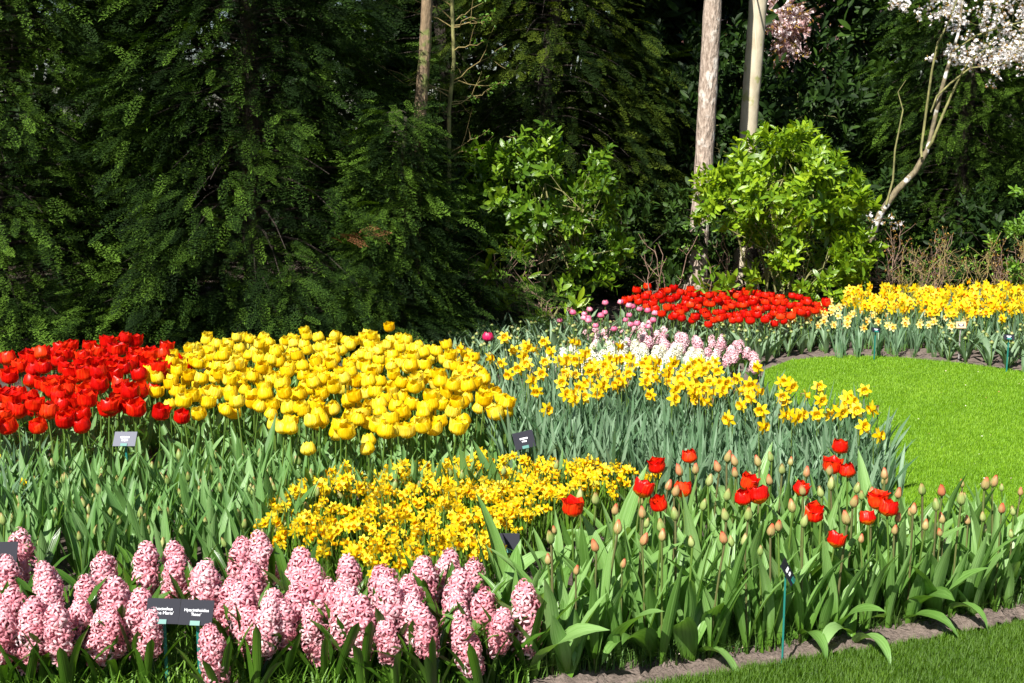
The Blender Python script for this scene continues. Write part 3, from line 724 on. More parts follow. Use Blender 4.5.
# -- B: yellow tulips
P_yel = pxpoly([(142, 374), (184, 345), (205, 332), (250, 330), (390, 331), (420, 340), (468, 350), (488, 372), (506, 392), (508, 408), (470, 414), (440, 424), (410, 424), (378, 433), (345, 434), (300, 432), (262, 408), (190, 404), (160, 385)], 0.36)
pts = sorted(scatter(P_yel, 0.0715, limit=460, seed=12, tries=60), key=lambda p: p[1])
n_yel = len(pts)
def join_stuff(name, kind, pts, label, cat, sc):
    V, LI, LT, MI, AA, mats, off = [], [], [], [], [], [], 0
    for x, y in pts:
        o = random.choice(kind.p); k = random.uniform(*sc); T0 = Matrix.Translation((x, y, 0)) @ Matrix.Rotation(random.uniform(0, 6.28), 4, 'Z') @ Matrix.Scale(k, 4)
        for ch in o.children:
            me = ch.data; m4 = T0 @ Matrix.Translation(ch.location) @ ch.rotation_euler.to_matrix().to_4x4(); n = len(me.vertices)
            co = np.empty(n * 3, dtype=np.float32); me.vertices.foreach_get('co', co); co = co.reshape(-1, 3); A4 = np.array(m4)
            V.append(co @ A4[:3, :3].T + A4[:3, 3]); li = np.empty(len(me.loops), dtype=np.int32); me.loops.foreach_get('vertex_index', li); LI.append(li + off); off += n
            lt = np.empty(len(me.polygons), dtype=np.int32); me.polygons.foreach_get('loop_total', lt); LT.append(lt)
            mi = np.empty(len(me.polygons), dtype=np.int32); me.polygons.foreach_get('material_index', mi); mp = []
            for m in me.materials:
                if m.name not in mats: mats.append(m.name)
                mp.append(mats.index(m.name))
            MI.append(np.array(mp, dtype=np.int32)[mi]); a = []
            for nm in ('var', 't', 'w'): b = np.empty(n, dtype=np.float32); me.attributes[nm].data.foreach_get('value', b); a.append(b)
            AA.append(np.stack(a, 1))
    inv = {m.name: k for k, m in M.items()}
    return tag(link(name, make_mesh(name, np.concatenate(V), (np.concatenate(LI), np.concatenate(LT)), np.concatenate(MI), np.concatenate(AA), [inv[m] for m in mats])), label, cat, kind='stuff')
if len(pts) > 297:
    join_stuff('yellow_tulips', K_yel, pts[297:], 'the farthest back rows of the big yellow tulip patch', 'tulips', (0.9, 1.0)); pts = pts[:297]
for i, (x, y) in enumerate(pts):
    K_yel.place((x, y, 0), 'rounded yellow tulip packed in the big yellow patch', 'tulip', 'yellow tulips of the big patch', sc=random.uniform(0.92, 1.04))
for (px, py, z, lb) in ((388, 325, 0.38, 'tallest yellow tulip standing above the back edge of its patch'), (378, 432, 0.35, 'lone yellow tulip at the front tip of the yellow patch'),
                     (505, 408, 0.35, 'yellow tulip at the right corner of its patch above the tilted black label')):
    p = at(px, py, z); K_yel.place((p.x, p.y, 0), lb, 'tulip', 'stray yellow tulips', sc=1.0)
p = at(488, 338, 0.26)
mbk = far_tulip('crimson_tulip', 433, 'crimson', 0.24, s=0.95, top=0.6); mbk.location = (p.x, p.y, 0)
tag(mbk, 'single crimson tulip rising behind the right end of the yellow tulips', 'tulip')

# -- C: green tulips not yet in flower, between the red patch and the hyacinths
P_green = pxpoly([(-60, 452), (0, 449), (120, 449), (250, 440), (330, 450), (400, 456), (560, 452), (560, 458), (430, 466), (330, 475), (272, 505), (262, 530), (268, 548), (0, 560), (-60, 560)], 0.27)
P_green = [(x, max(y, 3.86)) for x, y in P_green]
pts = scatter(P_green, 0.068, limit=298, seed=13)
n_gr = len(pts)
for x, y in pts:
    K_green.place((x, y, 0), 'leafy tulip with a closed green bud in the flowerless green patch', 'tulip', 'green unopened tulips in the left middle patch', sc=random.uniform(0.88, 1.12))
# a few grey-green daffodils at the far left of it
for k in range(9):
    p = at(random.uniform(-25, 30), random.uniform(425, 470), 0.3); K_dleaf.place((p.x, p.y, 0), 'tuft of grey green daffodil leaves by the left edge', 'daffodil leaves', 'daffodil leaf tufts at the left edge', sc=0.85)
for px, py, lb in ((2, 449, 'small yellow daffodil at the very left edge below the red tulips'), (27, 470, 'drooping yellow daffodil bud low in the green leaves at the left')):
    p = at(px, py, 0.26); K_daf.place((p.x, p.y, 0), lb, 'daffodil', sc=0.62, rz=0.3, which=0)

# -- D: dwarf daffodils
P_mini = pxpoly([(268, 508), (290, 490), (330, 476), (420, 462), (480, 462), (560, 458), (625, 464), (650, 474), (600, 488), (545, 500), (505, 530), (490, 552), (440, 566), (390, 572), (340, 556), (300, 546), (268, 530)], 0.20)
pts = scatter(P_mini, 0.062, limit=298, seed=14)
n_mini = len(pts)
for x, y in pts:
    K_mini.place((x, y, 0), 'dwarf yellow daffodil clump in the low golden carpet', 'daffodil', 'dwarf daffodils of the golden carpet', rz=face(None, 1.3), sc=random.uniform(0.9, 1.15))

# -- F: daffodils in the middle, blooms seen one by one, then leaves round them
F_px = [(675, 397), (655, 386), (621, 386), (588, 395), (575, 391), (566, 386), (731, 416), (747, 398), (739, 387), (765, 381), (762, 408), (761, 418), (778, 406), (798, 405), (786, 381), (799, 380),
        (816, 387), (821, 405), (841, 396), (856, 422), (762, 361), (861, 384), (865, 403), (882, 407), (876, 430), (542, 405), (542, 381), (523, 381), (520, 367), (530, 360), (514, 369), (543, 360),
        (518, 356), (505, 356), (507, 338), (522, 341), (549, 345), (571, 340), (574, 356), (562, 362), (575, 370), (570, 388), (611, 341), (603, 350), (605, 357), (612, 374), (600, 366), (590, 363),
        (470, 345), (476, 362), (485, 352), (465, 350), (470, 372), (460, 360), (582, 344), (558, 355), (620, 371), (584, 378), (601, 384), (626, 358), (640, 372), (648, 360), (664, 374),
        (676, 366), (683, 358), (690, 372), (686, 385), (699, 381), (705, 364), (712, 372), (718, 382), (730, 376), (741, 372), (752, 384), (722, 366), (704, 354), (634, 385), (644, 352)]
F_px += [(random.uniform(590, 720), random.uniform(352, 386)) for _ in range(46)]
F_px += [(random.uniform(700, 800), random.uniform(366, 398)) for _ in range(14)] + [(random.uniform(790, 865), random.uniform(386, 412)) for _ in range(9)] + [(random.uniform(490, 590), random.uniform(338, 380)) for _ in range(14)]
E_back = lambda x: 4.2
used = []
for k, (px, py) in enumerate(F_px):
    i = random.randrange(9); h = 0.36 + 0.02 * (i % 4)
    p = at(px, py, h)
    used.append((p.x, p.y))
    lb = 'bright yellow daffodil with grey green leaves in the middle drift'; gp = 'daffodils of the middle drift'
    if (px, py) == (542, 405): lb, gp = 'lone yellow daffodil hanging lowest, above the tilted black label', None
    if (px, py) == (882, 407): lb, gp = 'daffodil sticking out farthest over the lawn at the drift\'s right end', None
    if (px, py) == (675, 397): lb, gp = 'round faced daffodil standing alone below the white hyacinths', None
    if (px, py) == (876, 430): lb, gp = 'lowest daffodil at the lawn edge, just above the red tulips', None
    if (px, py) == (762, 361): lb, gp = 'single daffodil beside the light pink hyacinths at the lawn corner', None
    K_daf.place((p.x, p.y, 0), lb, 'daffodil', gp, rz=face(None, 0.45, -0.2), sc=random.uniform(0.9, 1.0), which=i, tilt=(random.gauss(0, .04), random.gauss(0, .04)))
P_dleaf = pxpoly([(488, 380), (520, 395), (600, 372), (700, 372), (780, 392), (850, 408), (893, 440), (900, 468), (850, 470), (760, 462), (700, 456), (640, 452), (650, 440), (560, 438), (520, 432), (500, 420)], 0.29)
pts = scatter(P_dleaf, 0.062, limit=280, seed=15)
n_dl = len(pts)
for x, y in pts:
    K_dleaf.place((x, y, 0), 'tuft of blue green strap leaves without a flower in the daffodil drift', 'daffodil leaves', 'flowerless leaf tufts of the daffodil drift', sc=random.uniform(0.85, 1.05))

# -- E: budding tulips in front, some already open red
E_poly = [tuple(at(x, y)[:2]) for x, y in ((505, 688), (560, 681), (640, 673), (700, 667), (760, 659), (850, 646), (930, 634), (1024, 618), (1150, 597))] + \
         [(2.35, 4.25), (1.9, 4.12), (1.5, 4.12), (1.2, 4.25), (0.85, 4.3), (0.55, 4.15), (0.3, 3.9), (0.1, 3.75)]
def front_y(x):      # nearest y of the bed at this x
    ys = [E_poly[i][1] + (x - E_poly[i][0]) / (E_poly[i + 1][0] - E_poly[i][0]) * (E_poly[i + 1][1] - E_poly[i][1]) for i in range(8) if E_poly[i][0] <= x <= E_poly[i + 1][0]]
    return ys[0] if ys else 3.35
OPEN = [(694, 452, 'open red tulip at the back of the budding bed, beside the daffodil leaves'), (652, 462, 'half open red tulip behind the red tulip nearest the dwarf daffodils'),
        (632, 487, 'large open red tulip at the left of the budding bed, above the dwarf daffodils'), (667, 501, 'ragged red tulip just below two others at the bed\'s left part'),
        (691, 488, 'red tulip with a yellow foot on a tall clear stem'), (575, 502, 'half open red tulip farthest left, against the dwarf daffodils'),
        (739, 494, 'deep red tulip, left one of three close together in mid bed'), (747, 481, 'orange flamed red tulip at the back of three close together'),
        (760, 496, 'wide opened red tulip, right one of three close together in mid bed'), (785, 484, 'small red tulip just opening, alone between green buds'),
        (839, 447, 'topmost dark red tulip where the bed meets the lawn'), (833, 463, 'red tulip with orange flames half hidden by a bud'),
        (850, 467, 'bright red tulip to the right of the flamed one at the lawn'), (811, 511, 'large red tulip with yellow marks standing alone in mid bed'),
        (825, 537, 'low red and yellow tulip tucked behind a broad leaf'), (873, 518, 'biggest open red tulip in the right half of the budding bed'),
        (894, 507, 'ruffled red tulip just right of the biggest open one'), (882, 502, 'small red tulip behind the biggest open one')]
BUDR = [(985, 485), (646, 540), (665, 534), (603, 527), (577, 567), (914, 507), (840, 516), (940, 490), (900, 517), (945, 519), (968, 522), (621, 563), (727, 457), (714, 466), (731, 471), (759, 463), (800, 471), (938, 531), (774, 531), (713, 537), (660, 485), (740, 462), (887, 475), (804, 489)]
BUDG = [(557, 557), (553, 537), (591, 499), (680, 470), (689, 541), (778, 467), (830, 471), (838, 485), (858, 485), (875, 490), (899, 493), (937, 504), (986, 529), (1001, 509), (1013, 510), (1013, 533), (782, 526),
        (750, 540), (725, 541), (893, 529), (867, 539), (927, 487), (711, 481), (596, 545), (702, 500), (720, 512), (790, 505), (745, 516), (765, 548), (640, 512), (612, 508), (678, 515), (655, 522), (850, 500), (822, 492), (805, 520), (918, 522), (958, 500), (976, 515), (700, 470), (770, 478), (752, 478), (728, 495), (675, 490)]
used = []
def e_place(kind, px, py, hc, lb, cat, gp, i):
    """flower centre seen at px,py; its height is what puts the plant inside the bed"""
    z = 0.40
    while z > 0.2:
        p = at(px, py, z)
        if p.y > front_y(p.x) + 0.02: break
        z -= 0.01
    used.append((p.x, p.y))
    return kind.place((p.x, p.y, 0), lb, cat, gp, sc=z / hc, which=i, tilt=(random.gauss(0, 0.025), random.gauss(0, 0.025)))
for k, (px, py, lb) in enumerate(OPEN): e_place(K_open, px, py, 0.34 + 0.015 * (k % 3) + 0.03, lb, 'tulip', 'open red tulips among the buds', k % 6)
for k, (px, py) in enumerate(BUDR):
    lb, gp = 'tulip with a reddening closed bud in the budding bed', 'reddening tulips of the budding bed'
    if k == 0: lb, gp = 'red budded tulip at the far right end, outlined against the lawn', None
    e_place(K_budr, px, py, 0.33 + 0.02 * (k % 3) + 0.02, lb, 'tulip', gp, (0, 1, 2)[k % 3] if k % 2 else (3 if k % 3 == 0 else (4 if k % 3 == 1 else 2)))
for k, (px, py) in enumerate(BUDG):
    i = k % 10
    e_place(K_bud, px, py, 0.31 + 0.02 * (i % 4) + 0.02, 'broad leaved tulip with a plump closed bud in the budding bed', 'tulip', 'green budded tulips of the budding bed', i)
for px, py in ((498, 640), (515, 655), (508, 625)):
    p = at(px, py, 0.0); K_leafy.place((p.x, p.y, 0), 'big leaved tulip beside the hidden black label', 'tulip', 'big leaved tulips by the hidden label', sc=1.05)
pts = scatter(E_poly, 0.082, limit=205, seed=16, taken=used)
n_e = len(pts)
for k, (x, y) in enumerate(pts):
    if k % 4 == 0: K_bud.place((x, y, 0), 'broad leaved tulip with a plump closed bud in the budding bed', 'tulip', 'green budded tulips of the budding bed', sc=random.uniform(0.85, 1.0))
    else: K_leafy.place((x, y, 0), 'flowerless tulip of broad upright leaves in the budding bed', 'tulip', 'flowerless leafy tulips of the budding bed', sc=random.uniform(0.85, 1.1))
for px, py, w, lb in ((800, 652, 0, 'floppy tulip whose broad leaves hang over the soil edge below the black label'), (855, 652, 1, 'tulip leaf clump drooping onto the front lawn in mid edge'),
                      (640, 662, 2, 'sprawling tulip with wide bent leaves at the bottom of the bed'), (990, 612, 3, 'low tulip with arching leaves at the bare soil on the right'), (570, 660, 1, 'bent broad leaf tulip right of the last hyacinth'), (905, 634, 2, 'low bent leaf tulip at the soil edge in the right half'), (700, 664, 0, 'arching leaf tulip near the bottom edge of the soil'), (945, 628, 1, 'small sprawl of tulip leaves on the soil left of the right corner'), (735, 648, 3, 'bent leaved tulip at the soil edge left of the teal stake')):
    p = at(px, py, 0.0); K_flop.place((p.x, p.y + 0.03, 0), lb, 'tulip', sc=0.95, which=w)

# -- G: pink hyacinths
HY = [(24, 534, 1), (10, 560, 0), (61, 564, 0), (105, 546, 0), (141, 546, 0), (183, 537, 0), (84, 570, 0), (207, 570, 0), (239, 534, 0), (271, 535, 0), (260, 562, 0), (295, 549, 0), (316, 554, 0), (229, 578, 0),
      (337, 570, 0), (355, 555, 0), (35, 598, 0), (63, 612, 0), (141, 608, 0), (218, 618, 0), (251, 612, 0), (280, 600, 0), (332, 592, 0), (-8, 575, 0), (92, 606, 0), (400, 560, 0), (374, 580, 0), (433, 562, 0),
      (468, 552, 0), (385, 592, 0), (347, 600, 0), (452, 573, 0), (472, 583, 0), (491, 600, 0), (433, 610, 0), (526, 585, 0), (188, 560, 0), (305, 578, 0), (408, 585, 0), (-5, 612, 0), (15, 590, 0)]
HY += [(48, 585, 0), (75, 592, 0), (120, 572, 0), (165, 556, 0), (245, 590, 0), (268, 588, 0), (292, 590, 0), (322, 600, 0), (360, 598, 0), (395, 608, 0), (412, 572, 0), (445, 590, 0), (462, 600, 0), (112, 604, 0), (20, 610, 0), (345, 585, 0), (482, 612, 0), (105, 585, 0), (130, 588, 0), (300, 565, 0), (322, 575, 0), (415, 595, 0), (380, 560, 0), (50, 600, 0), (8, 590, 0), (255, 600, 0), (440, 555, 0)]
hl = {(24, 534): 'thin loose pink hyacinth rising beside the black label at the left edge', (141, 608): 'low pink hyacinth spike overlapping the left one of the two name labels',
      (526, 585): 'lone pink hyacinth leaning at the right end, by the broad tulip leaves', (433, 610): 'low full pink hyacinth in front near the row\'s right end',
      (63, 612): 'low dark pink hyacinth at the front of the row\'s left part', (218, 618): 'pink hyacinth spike touching the right one of the two name labels',
      (468, 552): 'small pink hyacinth touching the dwarf daffodils', (280, 600): 'short hyacinth in front, amid dark leaves right of the labels'}
for px, py, thin in HY:
    z = 0.275 if py < 600 else 0.25
    p = at(px, py, z)
    lb = hl.get((px, py)); gp = None if lb else 'pink hyacinths crowded in the front row'
    (K_hyas if thin else K_hya).place((p.x, p.y, 0), lb or 'dense pink hyacinth spike among shiny leaves in the crowded front row', 'hyacinth', gp, sc=random.uniform(0.9, 1.06) * z / 0.262, tilt=(random.gauss(0, 0.09), random.gauss(0, 0.09)))

# -- H..N: far beds
def far_bed(kind, poly_px, z, gap, label, cat, group, seed, limit=290, rz=None, sc=(0.9, 1.1)):
    pts = scatter(pxpoly(poly_px, z), gap, limit=limit, seed=seed)
    for x, y in pts: kind.place((x, y, 0), label, cat, group, sc=random.uniform(*sc), rz=face(None, 0.6) if rz else None)
    return len(pts)
nf = {}
nf['green'] = far_bed(K_fgreen, [(392, 322), (430, 317), (600, 309), (625, 320), (640, 330), (610, 336), (590, 350), (500, 356), (470, 345), (400, 336)], 0.22, 0.105, 'grey green tulip not yet in flower in the bed behind the yellow tulips', 'tulip', 'unopened tulips behind the yellow patch', 21, limit=280)
nf['pink'] = far_bed(K_fpink, [(548, 315), (575, 308), (625, 302), (665, 316), (655, 326), (600, 326)], 0.23, 0.125, 'small pink tulip left of the distant red tulips', 'tulip', 'small pink tulips in the back bed', 22)
nf['red'] = far_bed(K_fred, [(622, 300), (640, 289), (675, 290), (720, 292), (770, 293), (832, 303), (822, 310), (790, 322), (745, 323), (700, 320), (660, 316), (645, 304)], 0.24, 0.078, 'bright red tulip in the distant red patch below the right shrub', 'tulip', 'red tulips of the distant patch', 23)
nf['fgr2'] = far_bed(K_fgreen, [(690, 322), (765, 322), (820, 320), (832, 329), (790, 331), (765, 341), (740, 337)], 0.18, 0.10, 'low leafy tulip at the lawn corner below the distant red tulips', 'tulip', 'leafy tulips at the lawn corner', 24)
nf['hp'] = far_bed(K_fhp, [(575, 322), (640, 318), (735, 330), (762, 345), (757, 354), (700, 343), (650, 333), (600, 338)], 0.19, 0.10, 'light pink hyacinth in the strip behind the white ones', 'hyacinth', 'light pink hyacinths of the back strip', 25, sc=(0.75, 0.95))
nf['hw'] = far_bed(K_fhw, [(520, 352), (600, 342), (640, 335), (700, 345), (720, 356), (690, 368), (620, 362), (560, 362)], 0.20, 0.095, 'creamy white hyacinth behind the middle daffodils', 'hyacinth', 'white hyacinths behind the daffodils', 26, sc=(0.8, 0.98))
nf['pale'] = far_bed(K_fpale, [(782, 308), (830, 302), (850, 306), (905, 314), (970, 317), (965, 327), (880, 327), (835, 325), (790, 322)], 0.19, 0.10, 'pale creamy double daffodil in front of the golden ones by the far lawn edge', 'daffodil', 'pale double daffodils at the far lawn edge', 27, rz=1, sc=(0.72, 0.88))
nf['daf'] = far_bed(K_fdaf, [(846, 295), (850, 289), (925, 286), (1060, 284), (1060, 312), (960, 312), (900, 308), (850, 304)], 0.28, 0.084, 'golden daffodil with orange cup in the massed band at the far right', 'daffodil', 'golden daffodils of the far right band', 28, rz=1)
nf['fd2'] = far_bed(kinds([daffodil('flowerless_daffodil', 0.2, 'daff_leaf', 8, 520 + i, n_bloom=0, L=(0.2, 0.27), parts=False) for i in range(5)]),
                    [(835, 322), (900, 322), (935, 320), (935, 333), (880, 334), (835, 334)], 0.18, 0.10, 'tuft of daffodil leaves without flowers along the far lawn edge', 'daffodil leaves', 'daffodil leaf tufts on the far lawn edge', 29, sc=(0.7, 0.9))
nf['fgr3'] = far_bed(K_fgreen, [(935, 312), (1000, 310), (1060, 310), (1060, 348), (1000, 340), (940, 331)], 0.2, 0.095, 'leafy tulip without open flower below the golden band at the far right', 'tulip', 'leafy tulips at the far right', 30)
K_broad = kinds([tulip('leafy_tulip', 0, None, '', 'bud_leaf', seed=560 + i, leaves=3, L=(0.26, 0.36), wd=(0.07, 0.1), e0=(1.0, 1.4), e1=(-0.1, 1.1)) for i in range(6)])
x_ = 0.05
while x_ < 2.2:
    K_broad.place((x_, front_y(x_) + random.uniform(0.0, 0.09), 0), 'broad leaved tulip without a flower along the front soil edge', 'tulip', 'broad leaved tulips along the front soil edge', sc=random.uniform(0.85, 1.05)); x_ += random.uniform(0.08, 0.15)
for k in KINDS: k.clean()

# crocus leaves and fallen petals along the bare soil
cp = fill(pxpoly([(480, 690), (560, 680), (640, 672), (700, 666), (760, 657), (850, 644), (930, 632), (1024, 615), (1150, 595), (1150, 570), (1024, 590), (850, 615), (640, 640), (480, 655)], 0.0), 30000, seed=8)
blades_stuff('crocus_leaves', cp, 0.10, 0.0035, 'crocus', 'thin dark crocus leaves tangled at the foot of the front beds', seed=9, lean=1.1, z=0.0, cat='crocus leaves')
hp = fill([(-1.8, 2.95), (0.05, 3.15), (0.05, 3.75), (-1.8, 3.75)], 9000, seed=18)
blades_stuff('ground_cover_leaves', hp, 0.10, 0.006, 'mini_leaf', 'low grassy leaves growing under the hyacinths', seed=19, lean=0.9, z=0.0, cat='ground cover')
lt = fill(pxpoly([(560, 676), (700, 664), (760, 655), (850, 640), (930, 628), (1024, 612), (1100, 600), (1100, 575), (930, 598), (760, 625), (560, 655)], 0.0), 2600, seed=33)
lt2 = fill(far_lawn, 450, (1.2, 4.9, 4.3, 8.2), seed=77)  # small pale specks strewn over the far lawn
lt = np.concatenate([lt, lt2])
T = []
for k in range(3):
    mb = MB(); mb.grid([[(-0.3, 0, 0), (0.3, 0, 0.1)], [(-0.5, 0.6, 0.25), (0.5, 0.6, 0.1)], [(-0.2, 1.2, 0.05), (0.2, 1.2, 0.2)]], 0, 0.5); T.append(mb)
n = len(lt); r = np.random.default_rng(4); pos = np.zeros((n, 3)); pos[:, :2] = lt; pos[:, 2] = r.uniform(0.015, 0.03, n)
tag(link('petals_and_specks', merged('petals_and_specks', T, ['petal_speck_litter'], r.integers(0, 3, n), pos, rots(r.normal(size=(n, 3)) * [1, 1, 0.2], np.tile([0, 0, 1.0], (n, 1)), r.normal(0, 0.5, n)), r.uniform(0.003, 0.007, n), r.uniform(0, 1, n))),
    'withered white and orange petals on the soil edge, small pale specks on the lawn', 'fallen petals', kind='stuff')

# ------------------------------------------------------------------ plant labels
def text_mesh(body, size):
    cu = bpy.data.curves.new('lettering', 'FONT'); cu.body = body; cu.size = size; cu.align_x = 'CENTER'; cu.align_y = 'CENTER'
    cu.extrude = 0.0003; cu.space_line = 0.95; cu.offset = 0
    cu.materials.append(M['white_ink'])
    o = bpy.data.objects.new('lettering', cu); COL.objects.link(o)
    me = bpy.data.meshes.new_from_object(o); bpy.data.objects.remove(o); me.name = 'lettering'; return me

def marks_mesh(size, rows=2):
    """small white marks too far off to read"""
    mb = MB(); rr = random.Random(int(size * 1e5))
    for k in range(rows):
        x = -size * (1.3 - 0.5 * k)
        while x < size * (1.3 - 0.5 * k):
            w = size * rr.uniform(.18, .32); h = size * rr.uniform(.2, .34); mb.box((x + w / 2, (0.5 * (rows - 1) - k) * size * 0.95, 0), (w / 2, h, 0.0003)); x += w + size * .09
    return mb.mesh('lettering', ['white_ink'], smooth=False)

def plant_label(px, py, z, wd, ht, tilt, yaw, text, label, plate='slate', stake='teal', roll=0.0, size=0.011, frame=None, base=None):
    p = at(px, py, z)
    root = link('plant_label', None, None, (p.x, p.y, 0), (0, 0, yaw)); root.empty_display_size = 0.03
    mb = MB(); mb.box((0, 0.006, z * 0.5 - 0.01), (0.004, 0.0025, z * 0.5 - 0.002), mat=0)
    link('stake', mb.mesh('stake', [stake], smooth=False), root)
    br = MB(); br.box((0, 0, 0), (0.013, 0.0015, 0.006), mat=0)
    pl = MB(); pl.box((0, 0, 0), (wd / 2, 0.0012, ht / 2), mat=0)
    o = link('plate', pl.mesh('plate', [plate], smooth=False), root, (0, 0, z), (-tilt, roll, 0))
    bo = link('bracket', br.mesh('bracket', [stake], smooth=False), o, (0, -0.0029, -ht / 2 + 0.005))
    if frame:
        fm = MB()
        for c, h in (((0, 0, ht / 2), (wd / 2 + 0.006, 0.004, 0.006)), ((0, 0, -ht / 2), (wd / 2 + 0.006, 0.004, 0.006)), ((-wd / 2, 0, 0), (0.006, 0.0035, ht / 2 - 0.006)), ((wd / 2, 0, 0), (0.006, 0.0035, ht / 2 - 0.006))):
            fm.box(c, h)
        link('frame', fm.mesh('frame', [frame], smooth=False), o)
    if text:
        link('lettering', text_mesh(text, size) if 'Hyac' in text else marks_mesh(size), o, (0, -0.0018, 0.0), (math.pi / 2, 0, 0))
    return tag(root, label, 'plant label', 'plant name labels in the beds')
TL = R(30)
plant_label(163, 611, 0.237, 0.088, 0.066, TL, 0.0, "Hyacinthus\n'Anna Marie'", 'black name label reading Hyacinthus Anna Marie among the pink hyacinths', roll=0.03, size=0.0115)
plant_label(196.5, 612.5, 0.237, 0.088, 0.066, TL, -0.03, "Hyacinthoides\n'Rose'", 'black name label reading Hyacinthoides Rose, beside the other one in the hyacinths', roll=0.03, size=0.0115)
plant_label(2, 553, 0.25, 0.088, 0.066, TL, 0.1, '', 'black label cut off by the left edge behind the pink hyacinths')
plant_label(125, 439, 0.28, 0.088, 0.064, R(42), 0.0, 'marks', 'label with pale grey sky glare in its colour in front of the red tulips', plate='glare_slate', size=0.014)
plant_label(524, 440, 0.27, 0.082, 0.07, TL, 0.1, 'marks', 'black label tipped sideways between the yellow tulips and daffodil leaves', roll=-0.2, size=0.012)
plant_label(788, 572, 0.29, 0.068, 0.062, TL, 1.2, 'marks', 'narrow turned black label on a teal stake in the budding bed', size=0.014)
plant_label(507, 543, 0.19, 0.08, 0.062, TL, 0.0, '', 'black label hidden behind a big leaf beside the dwarf daffodils')
plant_label(876, 330, 0.215, 0.058, 0.034, R(38), 0.25, 'marks', 'small black label on a teal stake in front of the pale daffodils', roll=0.15, size=0.010)
plant_label(961, 325, 0.25, 0.05, 0.03, R(15), 0.0, 'marks', 'little wood framed label in the green leaves below the golden daffodils', stake='steel', frame='tan', size=0.010)
plant_label(1009, 337, 0.235, 0.062, 0.036, R(40), -0.15, 'marks', 'small black label on a teal stake at the far right edge', size=0.010)

# ------------------------------------------------------------------ trees
def spray(seed, L=1.0, pairs=9, droop=0.25, nw=0.05, fine=5):
    """flat conifer spray: a stem with side twigs, each twig set with needles; lies in XY along +Y, length 1"""
    rnd = random.Random(seed); mb = MB()
    def quad(a, b, w, var, z=0.0):
        a, b = Vector(a), Vector(b); d = (b - a); s_ = Vector((-d.y, d.x, 0)); s_ = s_.normalized() * w if s_.length else Vector((w, 0, 0))
        m_ = a.lerp(b, 0.45)
        mb.poly([a, m_ - s_ + Vector((0, 0, z)), b, m_ + s_ + Vector((0, 0, z))], 0, var, ts=[0, .5, 1, .5])
    for k in range(pairs):
        t = (k + 0.5) / pairs
        y = t * 0.92
        zz = -droop * t * t
        tl = 0.21 * math.sin(math.pi * (0.2 + 0.72 * t)) * rnd.uniform(0.6, 1.25)
        for sgn in (-1, 1):
            ang = R(rnd.uniform(28, 52))
            dx, dy = sgn * math.sin(ang), math.cos(ang)
            for i in range(fine):
                u = (i + 0.4) / fine
                bx, by = dx * tl * u, y + dy * tl * u
                bz = zz - droop * 0.5 * u * tl
                nl = nw * 2.6 * (1 - 0.45 * u) * rnd.uniform(0.8, 1.2)
                for s2 in (-1, 1):
                    a2 = ang * sgn + s2 * R(42)
                    quad((bx, by, bz), (bx + math.sin(a2) * nl, by + math.cos(a2) * nl, bz + rnd.uniform(-0.02, 0.02)), nl * 0.15, 0.5 + rnd.uniform(-0.15, 0.15))
            quad((dx * tl * .85, y + dy * tl * .85, zz - droop * .5 * tl), (dx * tl * 1.1, y + dy * tl * 1.1, zz - droop * .6 * tl), nw * 0.45, 0.65)
    quad((0, 0.9, -droop * 0.8), (0, 1.04, -droop * 1.08), nw * 0.5, 0.65)
    return mb

def leaf_cluster(seed, n=7, L=1.0, wd=0.33, up=0.35, whorl=True):
    """twig tip with n leaves; twig along +Y"""
    rnd = random.Random(seed); mb = MB()
    for k in range(n):
        a = k * 2.4 + rnd.uniform(-0.3, 0.3); sp = rnd.uniform(0.45, 1.15)
        base = Vector((0, 1.3 * k / n * L - 0.4, 0))
        d = Vector((math.sin(a) * math.sin(sp), math.cos(sp), math.cos(a) * math.sin(sp))).normalized()
        s_ = d.cross(Vector((0, 1, 0.3))).normalized(); nr = s_.cross(d)
        l = L * rnd.uniform(0.7, 1.1); rows = []
        for t, w in ((0, 0.08), (0.25, 0.7), (0.55, 1.0), (0.82, 0.7), (1.0, 0.06)):
            q = base + d * (l * t) - nr * (l * 0.14 * t * t)
            rows.append([q - s_ * (w * wd * l * 0.5) + nr * (w * l * 0.05), q, q + s_ * (w * wd * l * 0.5) + nr * (w * l * 0.05)])
        mb.grid(rows, 0, 0.5 + rnd.uniform(-0.3, 0.3))
    return mb

def blossom_tpl(seed):
    rnd = random.Random(seed); mb = MB()
    for k in range(3):
        c = Vector((rnd.uniform(-.5, .5), rnd.uniform(-.5, .5), rnd.uniform(-.4, .4))); d = Vector((rnd.gauss(0, 1), rnd.gauss(0, 1), rnd.gauss(0, 1))).normalized()
        u = d.orthogonal().normalized(); w = d.cross(u)
        for j in range(5):
            a = j * 1.2566; e = u * math.cos(a) + w * math.sin(a); f = d.cross(e)
            mb.poly([c, c + e * .3 - f * .17 + d * .1, c + e * .5 + d * .16, c + e * .3 + f * .17 + d * .1], 0, 0.5 + rnd.uniform(-.3, .3))
    for j in range(4):
        a = rnd.uniform(0, 6.28); e = Vector((math.cos(a), math.sin(a), -0.5)); f = e.orthogonal().normalized()
        mb.poly([e * .2, e * .6 - f * .14, e * .95, e * .6 + f * .14], 1, 0.5)
    return mb

